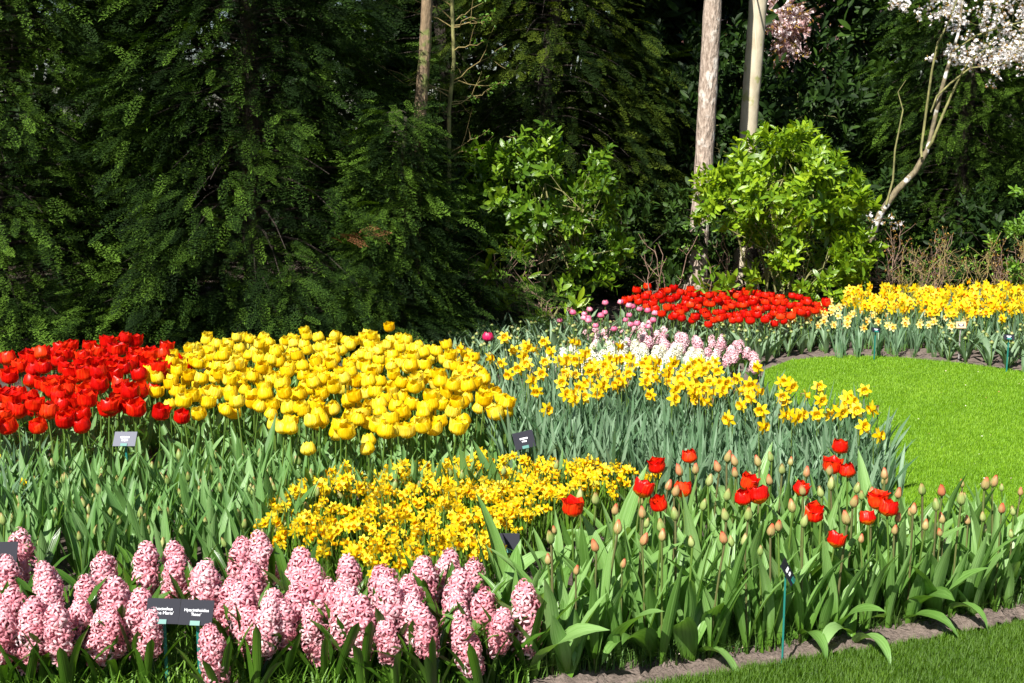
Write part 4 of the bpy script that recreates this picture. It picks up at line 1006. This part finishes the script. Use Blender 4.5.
def branch_tube(mb, a, b, r0, r1, rnd, wob=0.06, seg=6, sag=0.0, mat=0, sides=5):
    a, b = Vector(a), Vector(b); L = (b - a).length; pts = []
    for i in range(seg + 1):
        t = i / seg; q = a.lerp(b, t)
        if 0 < i < seg: q += Vector((rnd.gauss(0, 1), rnd.gauss(0, 1), rnd.gauss(0, 1))) * (wob * L * 0.3)
        q.z -= sag * L * 4 * t * (1 - t)
        pts.append(q)
    mb.tube(pts, [r0 + (r1 - r0) * i / seg for i in range(seg + 1)], sides, mat, 0.5)
    return pts

def conifer(name, base, height, radius, mat, label, seed, n_br=150, per=26, droop=0.35, size=(0.16, 0.28), trunk_r=0.09, zmin=0.05, shape=0.75, nw=0.05, arch=0.15, bark='darkbark', rise=0.0, group=None, lop=None):
    """limbs spiral up the trunk; sprays hang in tiers along the outer part of every limb"""
    r = np.random.default_rng(seed); rnd = random.Random(seed)
    root = link(name, None, None, base)
    tb = MB()
    branch_tube(tb, (0, 0, 0), (0.05, 0.05, height * 0.97), trunk_r, 0.012, rnd, 0.02, 10, sides=9)
    P, D, U, SC, VV = [], [], [], [], []
    for k in range(n_br):
        t = (k + rnd.random()) / n_br
        z0 = zmin + (height - zmin) * t
        a = k * 2.39996 + rnd.uniform(-0.4, 0.4)
        reach = radius * (1 - t) ** shape * rnd.uniform(0.72, 1.12) + 0.12
        if lop: reach *= lop(a, z0)
        d = Vector((math.cos(a), math.sin(a), 0)); s_ = Vector((-d.y, d.x, 0))
        tipz = z0 + reach * (rise - droop * rnd.uniform(0.6, 1.3))
        tipz = max(tipz, 0.05)
        pts = []
        for i in range(7):
            u = i / 6
            pts.append(Vector((d.x * reach * u, d.y * reach * u, z0 + (tipz - z0) * u ** 1.5 + arch * reach * math.sin(u * math.pi) * 0.6)))
        tb.tube(pts[:5], [max(0.002, 0.013 * (1 - i / 4.2) * (0.5 + reach * 0.4)) for i in range(5)], 4, 0, 0.5)
        bv = rnd.gauss(0.47, 0.2)
        m = int(per * (0.5 + reach / radius * 0.7))
        for i in range(m):
            u = 0.16 + 0.84 * ((i + rnd.random()) / m) ** 0.8
            q = u * 6; j = min(5, int(q)); c = pts[j].lerp(pts[j + 1], q - j)
            side = rnd.choice((-1, 1)); off = reach * 0.22 * (1.15 - u) + 0.06
            c = c + s_ * (side * rnd.uniform(0.0, off * 1.4)) + Vector((0, 0, rnd.gauss(-0.02, 0.05)))
            fw = d * rnd.uniform(0.6, 1.1) + s_ * side * rnd.uniform(0.0, 0.7) * (1.35 - u) + Vector((0, 0, rnd.gauss(-droop * 0.55, 0.22)))
            P.append(c); D.append(fw); U.append(Vector((rnd.gauss(0, 0.25), rnd.gauss(0, 0.25), 1)) + d * rnd.uniform(-0.1, 0.5)); SC.append(rnd.uniform(*size)); VV.append(bv + rnd.gauss(0, 0.24))
    link('trunk', tb.mesh('trunk', [bark]), root)
    P, D, U = (np.array([tuple(x) for x in q]) for q in (P, D, U)); U /= np.linalg.norm(U, axis=1, keepdims=True)
    n = len(P)
    me = merged('crown', [spray(seed * 10 + i, pairs=9, droop=0.05 + 0.14 * i, nw=nw * 0.85, fine=2) for i in range(4)], [mat], r.integers(0, 4, n), P, rots(D, U, r.normal(0, 0.3, n)), np.array(SC), np.array(VV).clip(0, 1))
    link('crown', me, root)
    return tag(root, label, 'tree', group)

def leafy(name, base, blobs, mat, label, seed, n=500, leaf=(0.09, 0.13), cat='shrub', stems=6, bark='mossbark', up=0.5, cluster=7, wd=0.38, stem_r=0.012, group=None, shell=0.45):
    """shrub or tree from lumps: (x, y, z, rx, ry, rz) relative to base"""
    r = np.random.default_rng(seed); rnd = random.Random(seed)
    root = link(name, None, None, base); P, D = [], []
    vol = np.array([b[3] * b[4] + b[4] * b[5] + b[3] * b[5] for b in blobs]); vol = vol / vol.sum()
    for k in range(n):
        b = blobs[r.choice(len(blobs), p=vol)]
        if k % 8 == 0 or k < 8:            # leafy twigs: a handful of leaf tufts strung along one shoot
            v = Vector(r.normal(size=3)).normalized(); q = (shell + (1.05 - shell) * rnd.random() ** 0.5)
            anc = Vector(b[:3]) + Vector((v.x * b[3], v.y * b[4], v.z * b[5])) * q; lg = rnd.uniform(0.05, 0.25) * min(b[3], b[5]) * 1.3
            sh = (v + Vector((0, 0, up * .5)) + Vector(r.normal(size=3)) * .35).normalized()
        P.append(anc + sh * (lg * rnd.random()) + Vector(r.normal(size=3)) * (0.07 * b[3])); D.append(v * 0.8 + Vector((rnd.gauss(0, .35), rnd.gauss(0, .35), up + rnd.gauss(0, .3))))
    tb = MB()
    for k in range(stems):
        b = blobs[k % len(blobs)]
        a = branch_tube(tb, (rnd.uniform(-.08, .08), rnd.uniform(-.08, .08), 0), (b[0], b[1], b[2] + b[5] * .2), stem_r, stem_r * 0.4, rnd, 0.12, 6)
        for j in range(6):
            e = rnd.choice(P); branch_tube(tb, rnd.choice(a[2:]), e, stem_r * .45, 0.002, rnd, 0.15, 4, sides=4)
    link('stems', tb.mesh('stems', [bark]), root)
    P = np.array([tuple(p) for p in P]); D = np.array([tuple(p) for p in D]); U = r.normal(size=P.shape) * 0.3 + [0, 0, 1]; U /= np.linalg.norm(U, axis=1, keepdims=True)
    keep = P[:, 2] + base[2] > 0.05; P, D, U = P[keep], D[keep], U[keep]; n = len(P)
    me = merged('foliage', [leaf_cluster(seed * 7 + i, cluster, wd=wd) for i in range(5)], [mat], r.integers(0, 5, n), P, rots(D, U, r.uniform(0, 6.28, n)), r.uniform(*leaf, n), r.normal(0.5, 0.18, n).clip(0, 1))
    link('foliage', me, root)
    return tag(root, label, cat, group)

# left bank of conifers
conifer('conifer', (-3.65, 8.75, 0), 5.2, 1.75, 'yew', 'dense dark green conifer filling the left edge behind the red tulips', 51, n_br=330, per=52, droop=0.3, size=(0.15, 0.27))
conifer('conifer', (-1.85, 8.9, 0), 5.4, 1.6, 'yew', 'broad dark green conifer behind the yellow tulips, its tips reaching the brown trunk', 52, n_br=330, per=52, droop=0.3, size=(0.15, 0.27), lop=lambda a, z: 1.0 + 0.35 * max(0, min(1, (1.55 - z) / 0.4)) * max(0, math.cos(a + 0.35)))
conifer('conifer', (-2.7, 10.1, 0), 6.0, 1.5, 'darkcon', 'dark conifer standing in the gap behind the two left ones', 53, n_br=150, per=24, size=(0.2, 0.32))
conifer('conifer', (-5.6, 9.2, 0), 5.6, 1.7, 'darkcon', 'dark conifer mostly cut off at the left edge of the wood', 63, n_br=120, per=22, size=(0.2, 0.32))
c2 = [o for o in S.objects if o.get('label', '').startswith('broad dark green conifer')][0]
r = np.random.default_rng(9); q = atd(352, 233, 7.55); n = 16
link('dead_branch', merged('dead_branch', [spray(900 + i, pairs=8, droop=.3, fine=2) for i in range(3)], ['brownspray'], r.integers(0, 3, n), np.array([[q.x, q.y, q.z]]) - np.array([[-1.85, 8.9, 0]]) + r.normal(0, [.07, .03, .018], (n, 3)),
    rots(np.array([[.9, -.5, -.1]]) + r.normal(0, .3, (n, 3)), np.tile([0, 0, 1.], (n, 1)), r.normal(0, .4, n)), r.uniform(.08, .15, n), r.uniform(.2, .9, n)), c2)['label'] = 'dead brown spray'
# middle
conifer('conifer', (-0.74, 8.2, 0), 1.6, 0.36, 'yew', 'low dark conifer growth hiding the foot of the brown mossy trunk', 66, n_br=95, per=30, droop=0.3, size=(0.12, 0.22), trunk_r=0.02, shape=0.5)
conifer('conifer', (0.35, 12.2, 0), 7.0, 1.65, 'hemlock', 'tall conifer with drooping yellowish green sprays behind the left laurel', 54, n_br=240, per=38, droop=0.5, size=(0.17, 0.29), nw=0.055)
conifer('conifer', (-0.7, 13.2, 0), 7.5, 1.9, 'darkcon', 'shadowy conifer behind the brown trunk and thin sapling', 55, n_br=150, per=24, droop=0.45, size=(0.24, 0.38))
# right
conifer('conifer', (4.5, 12.6, 0), 5.0, 1.35, 'yew', 'dark green conifer behind the tree with white blotched bark', 56, n_br=240, per=40, droop=0.4, size=(0.15, 0.25))
conifer('conifer', (5.6, 12.2, 0), 6.0, 1.8, 'yew', 'dark green conifer at the right edge under the white blossom', 57, n_br=240, per=40, droop=0.4, size=(0.15, 0.25))
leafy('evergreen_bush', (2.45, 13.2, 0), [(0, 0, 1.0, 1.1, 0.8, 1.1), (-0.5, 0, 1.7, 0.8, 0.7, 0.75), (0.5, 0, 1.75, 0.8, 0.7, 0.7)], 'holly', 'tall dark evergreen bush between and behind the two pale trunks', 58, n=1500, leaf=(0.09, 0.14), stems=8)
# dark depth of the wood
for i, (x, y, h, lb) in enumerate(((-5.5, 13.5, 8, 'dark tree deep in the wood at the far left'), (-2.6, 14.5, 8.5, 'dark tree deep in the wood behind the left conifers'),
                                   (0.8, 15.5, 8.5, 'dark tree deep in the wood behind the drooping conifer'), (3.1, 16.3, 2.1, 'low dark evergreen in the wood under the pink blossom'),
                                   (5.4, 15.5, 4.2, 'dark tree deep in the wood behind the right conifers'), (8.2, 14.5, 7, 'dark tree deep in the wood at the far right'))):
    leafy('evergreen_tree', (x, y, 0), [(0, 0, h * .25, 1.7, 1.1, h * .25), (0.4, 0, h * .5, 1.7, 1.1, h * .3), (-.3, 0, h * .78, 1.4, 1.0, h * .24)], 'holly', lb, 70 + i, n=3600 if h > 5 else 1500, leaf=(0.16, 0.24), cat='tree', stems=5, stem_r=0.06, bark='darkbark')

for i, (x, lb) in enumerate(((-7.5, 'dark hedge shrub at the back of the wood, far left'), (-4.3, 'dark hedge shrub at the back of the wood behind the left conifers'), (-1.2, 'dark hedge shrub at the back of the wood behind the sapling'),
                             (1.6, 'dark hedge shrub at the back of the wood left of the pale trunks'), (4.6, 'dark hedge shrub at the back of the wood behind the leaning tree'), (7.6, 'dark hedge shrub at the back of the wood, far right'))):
    leafy('evergreen_shrub', (x, 14.2, 0), [(0, 0, .9, 1.8, .5, 1.0), (0.9, 0.1, .7, 1.0, .5, .8), (-.9, .1, .7, 1.0, .5, .8)], 'holly', lb, 140 + i, n=1500, leaf=(0.12, 0.18), stems=5, bark='darkbark', shell=.3)  # backing shrubs added so the gaps between the trees stay dark
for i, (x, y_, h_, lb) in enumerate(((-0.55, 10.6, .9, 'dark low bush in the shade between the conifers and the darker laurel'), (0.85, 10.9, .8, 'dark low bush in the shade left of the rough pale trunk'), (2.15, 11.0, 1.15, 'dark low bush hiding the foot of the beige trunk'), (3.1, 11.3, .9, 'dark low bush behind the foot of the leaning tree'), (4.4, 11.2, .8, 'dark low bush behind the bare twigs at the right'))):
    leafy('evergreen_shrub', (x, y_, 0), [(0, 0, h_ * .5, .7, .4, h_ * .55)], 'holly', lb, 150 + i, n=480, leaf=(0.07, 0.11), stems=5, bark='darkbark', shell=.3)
# laurels
leafy('laurel_shrub', (2.02, 9.75, 0), [(0.08, 0, 1.02, 0.5, 0.45, 0.33), (0.45, 0.1, 0.85, 0.34, 0.4, 0.26), (-0.33, 0, 0.93, 0.3, 0.35, 0.2), (0.28, -0.2, 0.36, 0.42, 0.3, 0.2), (0.12, 0.1, 1.2, 0.3, 0.3, 0.2), (0.55, 0, 0.56, 0.22, 0.3, 0.18), (-0.02, -.1, 0.62, 0.2, .2, .1)],
      'laurel', 'bright yellow green laurel shrub beneath the two pale trunks', 81, n=1400, leaf=(0.055, 0.1), stems=8, up=0.35)
leafy('laurel_shrub', (0.25, 9.6, 0), [(0.0, 0, 0.98, 0.5, 0.45, 0.4), (0.3, 0, 0.78, 0.3, 0.4, 0.4), (-0.28, 0, 1.0, 0.35, 0.4, 0.3), (0.25, -0.1, 0.45, 0.3, 0.3, 0.3)],
      'laurel2', 'darker green laurel shrub in the middle behind the unopened tulips', 82, n=1000, leaf=(0.05, 0.095), stems=6, up=0.3)
leafy('young_laurel', (0.28, 9.0, 0), [(-0.02, 0, 0.2, 0.34, 0.15, 0.16), (-0.3, 0, 0.5, 0.14, 0.12, 0.16)], 'laurel', 'small pale leaved laurel sprouts at the foot of the darker laurel', 83, n=34, leaf=(0.10, 0.14), stems=4, stem_r=0.007, bark='twig')
leafy('young_laurel', (1.55, 9.3, 0), [(0.0, 0, 0.24, 0.22, 0.1, 0.1)], 'laurel', 'few laurel leaves poking up right behind the distant red tulips', 84, n=9, leaf=(0.10, 0.14), stems=3, stem_r=0.005, bark='twig')
leafy('green_leaved_bush', (4.35, 10.2, 0), [(0.0, 0, 0.75, 0.35, 0.3, 0.3), (0.2, 0, 1.1, 0.3, 0.3, 0.25), (-0.2, 0, 0.45, 0.2, 0.3, 0.2)], 'ivy', 'small leaved green bush cut off at the right edge above the daffodils', 85, n=260, leaf=(0.045, 0.07), stems=6, bark='twigy')

# trunks
def trunk_tree(name, base, pts, rad, bark, label, seed, twigs=(), ivy=None, limbs=()):
    rnd = random.Random(seed); root = link(name, None, None, base); b = Vector(base)
    mb = MB(); P = [Vector(p) - b for p in pts]
    # refine and roughen
    Q, RR = [], []
    for i in range(len(P) - 1):
        for j in range(6):
            t = j / 6; Q.append(P[i].lerp(P[i + 1], t)); RR.append((rad[i] + (rad[i + 1] - rad[i]) * t) * rnd.uniform(0.96, 1.04))
    Q.append(P[-1]); RR.append(rad[-1])
    mb.tube(Q, RR, 16, 0, 0.5)
    link('trunk', mb.mesh('trunk', [bark]), root)
    for pts2, rd in limbs:
        mb = MB(); mb.tube([Vector(p) - b for p in pts2], rd, 8, 0, 0.5); link('limb', mb.mesh('limb', [bark]), root)
    if ivy:
        r = np.random.default_rng(seed); n, z0, z1, rr = ivy; z = r.uniform(z0, z1, n); a = r.uniform(0, 6.28, n)
        PP = np.stack([np.cos(a) * rr * r.uniform(0.8, 1.8, n), np.sin(a) * rr * r.uniform(0.8, 1.8, n), z], 1)
        me = merged('ivy', [leaf_cluster(seed + i, 5, wd=0.7) for i in range(3)], ['ivy'], r.integers(0, 3, n), PP, rots(np.stack([np.cos(a), np.sin(a), r.normal(0.2, .4, n)], 1), np.tile([0, 0, 1.0], (n, 1)), r.uniform(0, 6, n)), r.uniform(0.03, 0.05, n), r.uniform(.2, .9, n))
        o = link('climbing_ivy', me); o.location = base; tag(o, 'pale green ivy climbing the foot of the rough pale trunk', 'ivy', kind='stuff')
    return root
y = 10.9
b1 = atd(694, 300, y); b1.z = 0
r1 = trunk_tree('tall_tree', b1, [b1, atd(697, 262, y), atd(703, 180, y), atd(708, 90, y), atd(713, 0, y), atd(722, -200, y), atd(730, -500, y)], [0.12, 0.092, 0.08, 0.08, 0.076, 0.07, 0.05], 'bark1', '', 91, ivy=(70, 0.1, 0.75, 0.11),
                limbs=[([atd(719, -150, y), atd(700, -260, y), atd(640, -420, y)], [0.04, 0.03, 0.012]), ([atd(724, -260, y), atd(770, -380, y), atd(800, -520, y)], [0.04, 0.03, 0.01])])
tag(r1, 'tall tree with rough flaky pale trunk rising left of the bright laurel', 'tree')
y = 11.6
b2 = atd(742, 300, y); b2.z = 0
r2 = trunk_tree('tall_tree', b2, [b2, atd(746, 200, y), atd(749, 120, y), atd(755, 45, y), atd(759, -10, y), atd(765, -200, y), atd(770, -500, y)], [0.10, 0.085, 0.08, 0.082, 0.082, 0.075, 0.05], 'bark2', '', 92,
                limbs=[([atd(748, 95, y - .05), atd(757, 60, y - .25), atd(752, -20, y - .4), atd(720, -160, y - .6)], [0.0, 0.0, 0.008, 0.006]), ([atd(764, -150, y), atd(830, -330, y), atd(870, -420, y)], [0.04, 0.03, 0.012])])
tag(r2, 'tall tree with smooth beige trunk directly behind the bright laurel', 'tree')
y = 8.72
b3 = atd(410, 300, y); b3.z = 0
r3 = trunk_tree('tall_tree', b3, [b3, atd(414, 230, y), atd(419, 130, y), atd(425, 50, y), atd(427, 0, y), atd(430, -200, y), atd(436, -500, y)], [0.062, 0.05, 0.044, 0.04, 0.038, 0.036, 0.025], 'bark3', '', 93,
                limbs=[([atd(430, -150, y), atd(470, -260, y), atd(500, -400, y)], [0.025, 0.02, 0.008])])
tag(r3, 'tall tree with a brown mossy trunk right of the left conifers', 'tree')

# thin sapling with budding side branches
def sapling(name, pts, rad, bark, label, seed, n_side=14, leaf='mini_leaf', side=(0.25, 0.6), zr=(0.3, 2.6), nleaf=9):
    rnd = random.Random(seed); b = Vector(pts[0]); root = link(name, None, None, b); mb = MB()
    P = [Vector(p) - b for p in pts]; mb.tube(P, rad, 7, 0, .5)
    link('trunk', mb.mesh('trunk', [bark]), root)
    tb, L = MB(), []
    for k in range(n_side):
        i = rnd.randrange(1, len(P) - 1); a = P[i].lerp(P[i + 1], rnd.random())
        if not zr[0] < a.z < zr[1]: continue
        ang = rnd.uniform(0, 6.28); l = rnd.uniform(*side)
        e = a + Vector((math.cos(ang) * l, math.sin(ang) * l * .6, rnd.uniform(0.0, 0.6) * l))
        q = branch_tube(tb, a, e, 0.006, 0.0015, rnd, 0.1, 6, sides=4)
        for j in range(nleaf): L.append((q[rnd.randrange(2, 6)].lerp(q[-1], rnd.random() * .8), e - a))
        for m in range(2):
            c = q[rnd.randrange(2, 5)]; f = c + (e - a).normalized() * .2 * rnd.random() + Vector((rnd.gauss(0, .08), rnd.gauss(0, .08), rnd.gauss(.05, .08))); branch_tube(tb, c, f, .003, .001, rnd, .1, 3, sides=3); L.append((f, f - c))
    link('twigs', tb.mesh('twigs', ['twigy']), root)
    r = np.random.default_rng(seed); n = len(L); PP = np.array([tuple(p[0]) for p in L]) + r.normal(0, .012, (n, 3)); DD = np.array([tuple(p[1]) for p in L]) + r.normal(0, .3, (n, 3))
    link('young_leaves', merged('young_leaves', [leaf_cluster(seed + i, 3, wd=.5) for i in range(3)], [leaf], r.integers(0, 3, n), PP, rots(DD, np.tile([0, 0, 1.], (n, 1)), r.uniform(0, 6, n)), r.uniform(.018, .034, n), r.uniform(.3, 1, n)), root)
    return tag(root, label, 'tree')
y = 9.6
b4 = atd(446, 320, y); b4.z = 0
sapling('sapling', [b4, atd(447, 250, y), atd(449, 180, y), atd(449, 110, y), atd(454, 60, y), atd(452, 0, y), atd(456, -120, y), atd(458, -250, y)], [0.02, 0.018, 0.017, 0.016, 0.015, 0.014, 0.01, 0.005], 'mossbark', 'thin greenish sapling trunk with sparse budding side twigs beside the brown trunk', 94, n_side=46, zr=(0.5, 3.5), side=(0.3, 0.85))

def twiggy(name, base, n, h, spread, bark, label, seed, lean=(0, 0), r0=0.008, buds=None, cat='bare shrub', group=None, fork=3):
    rnd = random.Random(seed); root = link(name, None, None, base); mb = MB(); tips = []
    for k in range(n):
        a = rnd.uniform(0, 6.28); l = h * rnd.uniform(.6, 1.05); sp = spread * rnd.uniform(.2, 1)
        s0 = Vector((rnd.gauss(0, .06), rnd.gauss(0, .05), 0)); e = s0 + Vector((math.cos(a) * sp + lean[0] * l, math.sin(a) * sp * .7 + lean[1] * l, l))
        if n <= 6: mb = MB()
        q = branch_tube(mb, s0, e, r0 * rnd.uniform(.6, 1), .0022, rnd, .09, 7, sides=5); tips.append(e)
        for m in range(fork):
            c = q[rnd.randrange(2, 7)]; f = c + Vector((rnd.gauss(0, .14), rnd.gauss(0, .1), rnd.uniform(.05, .28))) * h * 1.1; q2 = branch_tube(mb, c, f, r0 * .38, .0015, rnd, .1, 4, sides=4); tips.append(f)
            for w in range(2): g_ = q2[rnd.randrange(1, 4)] + Vector((rnd.gauss(0, .08), rnd.gauss(0, .08), rnd.uniform(.02, .14))) * h; branch_tube(mb, q2[2], g_, .0022, .001, rnd, .1, 3, sides=3); tips.append(g_)
        if n <= 6: link('stem', mb.mesh('stem', [bark]), root)
    if n > 6: link('twigs', mb.mesh('twigs', [bark]), root)
    if buds:
        r = np.random.default_rng(seed); n2 = len(tips); PP = np.array([tuple(t) for t in tips])
        link('young_leaves', merged('young_leaves', [leaf_cluster(seed + i, 3, wd=.5) for i in range(2)], [buds], r.integers(0, 2, n2), PP, rots(r.normal(0, .5, (n2, 3)) + [0, 0, 1], np.tile([1., 0, 0], (n2, 1)), r.uniform(0, 6, n2)), r.uniform(.012, .024, n2), r.uniform(0, 1, n2)), root)
    return tag(root, label, cat, group)
spots = [(880, 10.0, 0.75, 'twig', 'pinkish bare shrub beside the right flank of the bright laurel', (-.1, 0)), (905, 9.9, 0.62, 'twigy', 'yellowish bare shrub with arching forked stems behind the golden daffodils', (.25, 0)),
         (932, 10.2, 0.6, 'twig', 'upright thicket of bare tan twigs under the white blotched tree', (0, 0)), (960, 10.0, 0.66, 'twigy', 'bare shrub with one stem much taller than the others', (.05, 0)),
         (988, 10.1, 0.55, 'twig', 'bare shrub of slanting reddish twigs right of the tall stemmed one', (.3, 0)), (1016, 10.0, 0.6, 'twigy', 'bare yellow twigged shrub at the right edge behind the daffodils', (-.1, 0))]
for i, (px, y, h, bk, lb, ln) in enumerate(spots):
    b = atd(px, 300, y); b.z = 0
    twiggy('bare_shrub', b, 9, h, .26, bk, lb, 110 + i, ln, r0=.006, buds='bronze' if i % 2 == 0 else 'ivy', group='bare twiggy shrubs behind the right daffodils')
b = atd(433, 325, 8.7); b.z = 0
twiggy('bare_shrub', b, 6, .62, .12, 'twig', 'bare shrub with long bent twigs arching right beside the left conifer', 120, (.55, 0), r0=.009, buds='ivy', fork=2)
b = atd(505, 315, 9.2); b.z = 0
twiggy('bare_shrub', b, 5, .75, .3, 'twig', 'crooked bare stems in front of the darker laurel', 121, (.05, 0), r0=.011, buds=None, fork=3)
b = atd(655, 298, 9.6); b.z = 0
twiggy('bare_shrub', b, 5, .7, .25, 'twig', 'few thin bare stems left of the rough trunk\'s foot', 122, (0.05, 0), r0=.008, buds='ivy', fork=2)
b = atd(722, 298, 9.9); b.z = 0
twiggy('bare_shrub', b, 5, .75, .2, 'twig', 'thin bare stems between the rough trunk and the laurel', 123, (-.1, 0), r0=.008, buds='ivy', fork=2)

# tree with white blotched bark and blossom, leaning in from the right
y = 10.8
base = atd(850, 262, y); base.z = 0
bt = link('blossom_tree', None, None, base)
def rel(px, py, yy): return atd(px, py, yy) - base
mb = MB(); mb.tube([rel(850, 305, y), rel(862, 262, y), rel(880, 214, y), rel(897, 190, y), rel(915, 172, y), rel(926, 152, y)], [0.04, 0.034, 0.03, 0.028, 0.026, 0.023], 10, 0, .5)
link('trunk', mb.mesh('trunk', ['lichen']), bt)
for pts2, rd, mt in (([(926, 153), (930, 140), (940, 95), (950, 60), (958, 35), (962, 5), (975, -60)], (0.021, 0.02, 0.018, 0.016, 0.013, 0.01, 0.006), 'lichen'),
                     ([(925, 153), (932, 142), (944, 112), (958, 80), (968, 62), (985, 50), (1010, 20)], (0.015, 0.014, 0.012, 0.01, 0.008, 0.006, 0.004), 'mossbark'),
                     ([(922, 158), (921, 150), (925, 120), (932, 70), (938, 42), (950, 20), (960, -10), (972, -50)], (0.012, 0.012, 0.011, 0.01, 0.009, 0.008, 0.006, 0.004), 'mossbark'),
                     ([(931, 112), (937, 96), (952, 82), (970, 68), (990, 66), (1020, 60), (1060, 50)], (0.008, 0.009, 0.009, 0.008, 0.007, 0.006, 0.004), 'mossbark'),
                     ([(955, 50), (975, 36), (998, 28), (1030, 20), (1070, 5)], (0.007, 0.008, 0.007, 0.006, 0.004), 'mossbark'),
                     ([(886, 205), (893, 180), (895, 150), (903, 110), (898, 92), (906, 80)], (0.01, 0.009, 0.008, 0.006, 0.004, 0.002), 'mossbark')):
    mb = MB(); rr = random.Random(int(pts2[0][0]))
    mb.tube([rel(a, b, y + rr.uniform(-.06, .06)) for a, b in pts2], list(rd), 7, 0, .5); link('limb', mb.mesh('limb', [mt]), bt)
r = np.random.default_rng(77); BP = []
for (px, py, rx, rz, k) in ((1000, 12, 52, 22, 320), (1015, 48, 30, 12, 130), (985, 56, 38, 9, 150), (1040, 30, 45, 35, 260), (945, 12, 14, 12, 60), (960, 60, 14, 6, 24), (1000, 68, 20, 6, 40), (990, -40, 60, 30, 200), (885, 222, 10, 8, 7), (900, 5, 14, 6, 50), (995, 80, 5, 3, 4), (1015, 185, 8, 10, 5), (890, 228, 8, 4, 6)):
    for j in range(k):
        if j % 7 == 0: cl = rel(px + r.normal(0, .6) * rx, py + r.normal(0, .6) * rz, y + r.normal(0, .28))
        BP.append(tuple(cl + Vector(r.normal(0, .032, 3))))
BP = np.array(BP); n = len(BP)
link('blossom', merged('blossom', [blossom_tpl(i) for i in range(5)], ['blossom', 'bronze'], r.integers(0, 5, n), BP, rots(r.normal(size=(n, 3)), np.tile([0, 0, 1.], (n, 1)), r.uniform(0, 6, n)), r.uniform(.02, .036, n), r.uniform(.1, 1, n)), bt)
rr = random.Random(5); mb = MB()
for k in range(60):
    i = rr.randrange(n); j = min(range(0, n, 7), key=lambda q: abs(np.linalg.norm(BP[q] - BP[i]) - .25)); branch_tube(mb, BP[i], BP[j], .003, .0015, rr, .1, 4, sides=3)
link('twigs', mb.mesh('twigs', ['mossbark']), bt)
tag(bt, 'leaning tree with white blotched bark and white blossom at the upper right', 'tree')

# far pale pink blossoming trees seen over the bushes, right of the beige trunk
for x, yy, h, nn, lb, sd_ in ((5.15, 21.0, 4.4, 5200, 'distant pale pink blossoming tree right of the beige trunk', 131), (3.6, 22.5, 4.2, 3400, 'distant blossoming tree glimpsed between the two pale trunks', 132)):
    root = link('distant_blossom_tree', None, None, (x, yy, 0)); rnd = random.Random(sd_); tb = MB(); r = np.random.default_rng(sd_); BP = []
    branch_tube(tb, (0, 0, 0), (0, 0, h * .6), .12, .08, rnd, .02, 6, sides=8)
    for k in range(34):
        a = rnd.uniform(0, 6.28); e = Vector((math.cos(a) * rnd.uniform(.6, 2.4), math.sin(a) * 1.2, h * rnd.uniform(.6, 1.3))); q = branch_tube(tb, (0, 0, h * rnd.uniform(.3, .6)), e, .03, .006, rnd, .08, 6)
        for j in range(nn // 34): c = q[rnd.randrange(2, 7)]; BP.append(tuple(c + Vector((rnd.gauss(0, .22), rnd.gauss(0, .22), rnd.gauss(0, .18)))))
    link('trunk', tb.mesh('trunk', ['twig']), root); BP = np.array(BP); n = len(BP)
    link('blossom', merged('blossom', [blossom_tpl(i) for i in range(4)], ['pinkblossom', 'bronze'], r.integers(0, 4, n), BP, rots(r.normal(size=(n, 3)), np.tile([0, 0, 1.], (n, 1)), r.uniform(0, 6, n)), r.uniform(.07, .12, n), r.uniform(0, 1, n)), root)
    tag(root, lb, 'tree')

# leaf litter under the trees
lp = fill([(-6, 8), (7, 8.6), (7, 13), (-6, 13)], 9000, seed=41); n = len(lp); r = np.random.default_rng(42); pos = np.zeros((n, 3)); pos[:, :2] = lp; pos[:, 2] = r.uniform(.004, .02, n)
tag(link('leaf_litter', merged('leaf_litter', T, ['litter'], r.integers(0, 3, n), pos, rots(r.normal(size=(n, 3)) * [1, 1, .2], np.tile([0, 0, 1.], (n, 1)), r.normal(0, .4, n)), r.uniform(.015, .035, n), r.uniform(0, 1, n))), 'brown dead leaves covering the ground beneath the trees', 'leaf litter', kind='stuff')
print('COUNTS red', n_red, 'yel', n_yel, 'green', n_gr, 'mini', n_mini, 'dl', n_dl, 'e', n_e, nf, 'objs', len(S.objects))
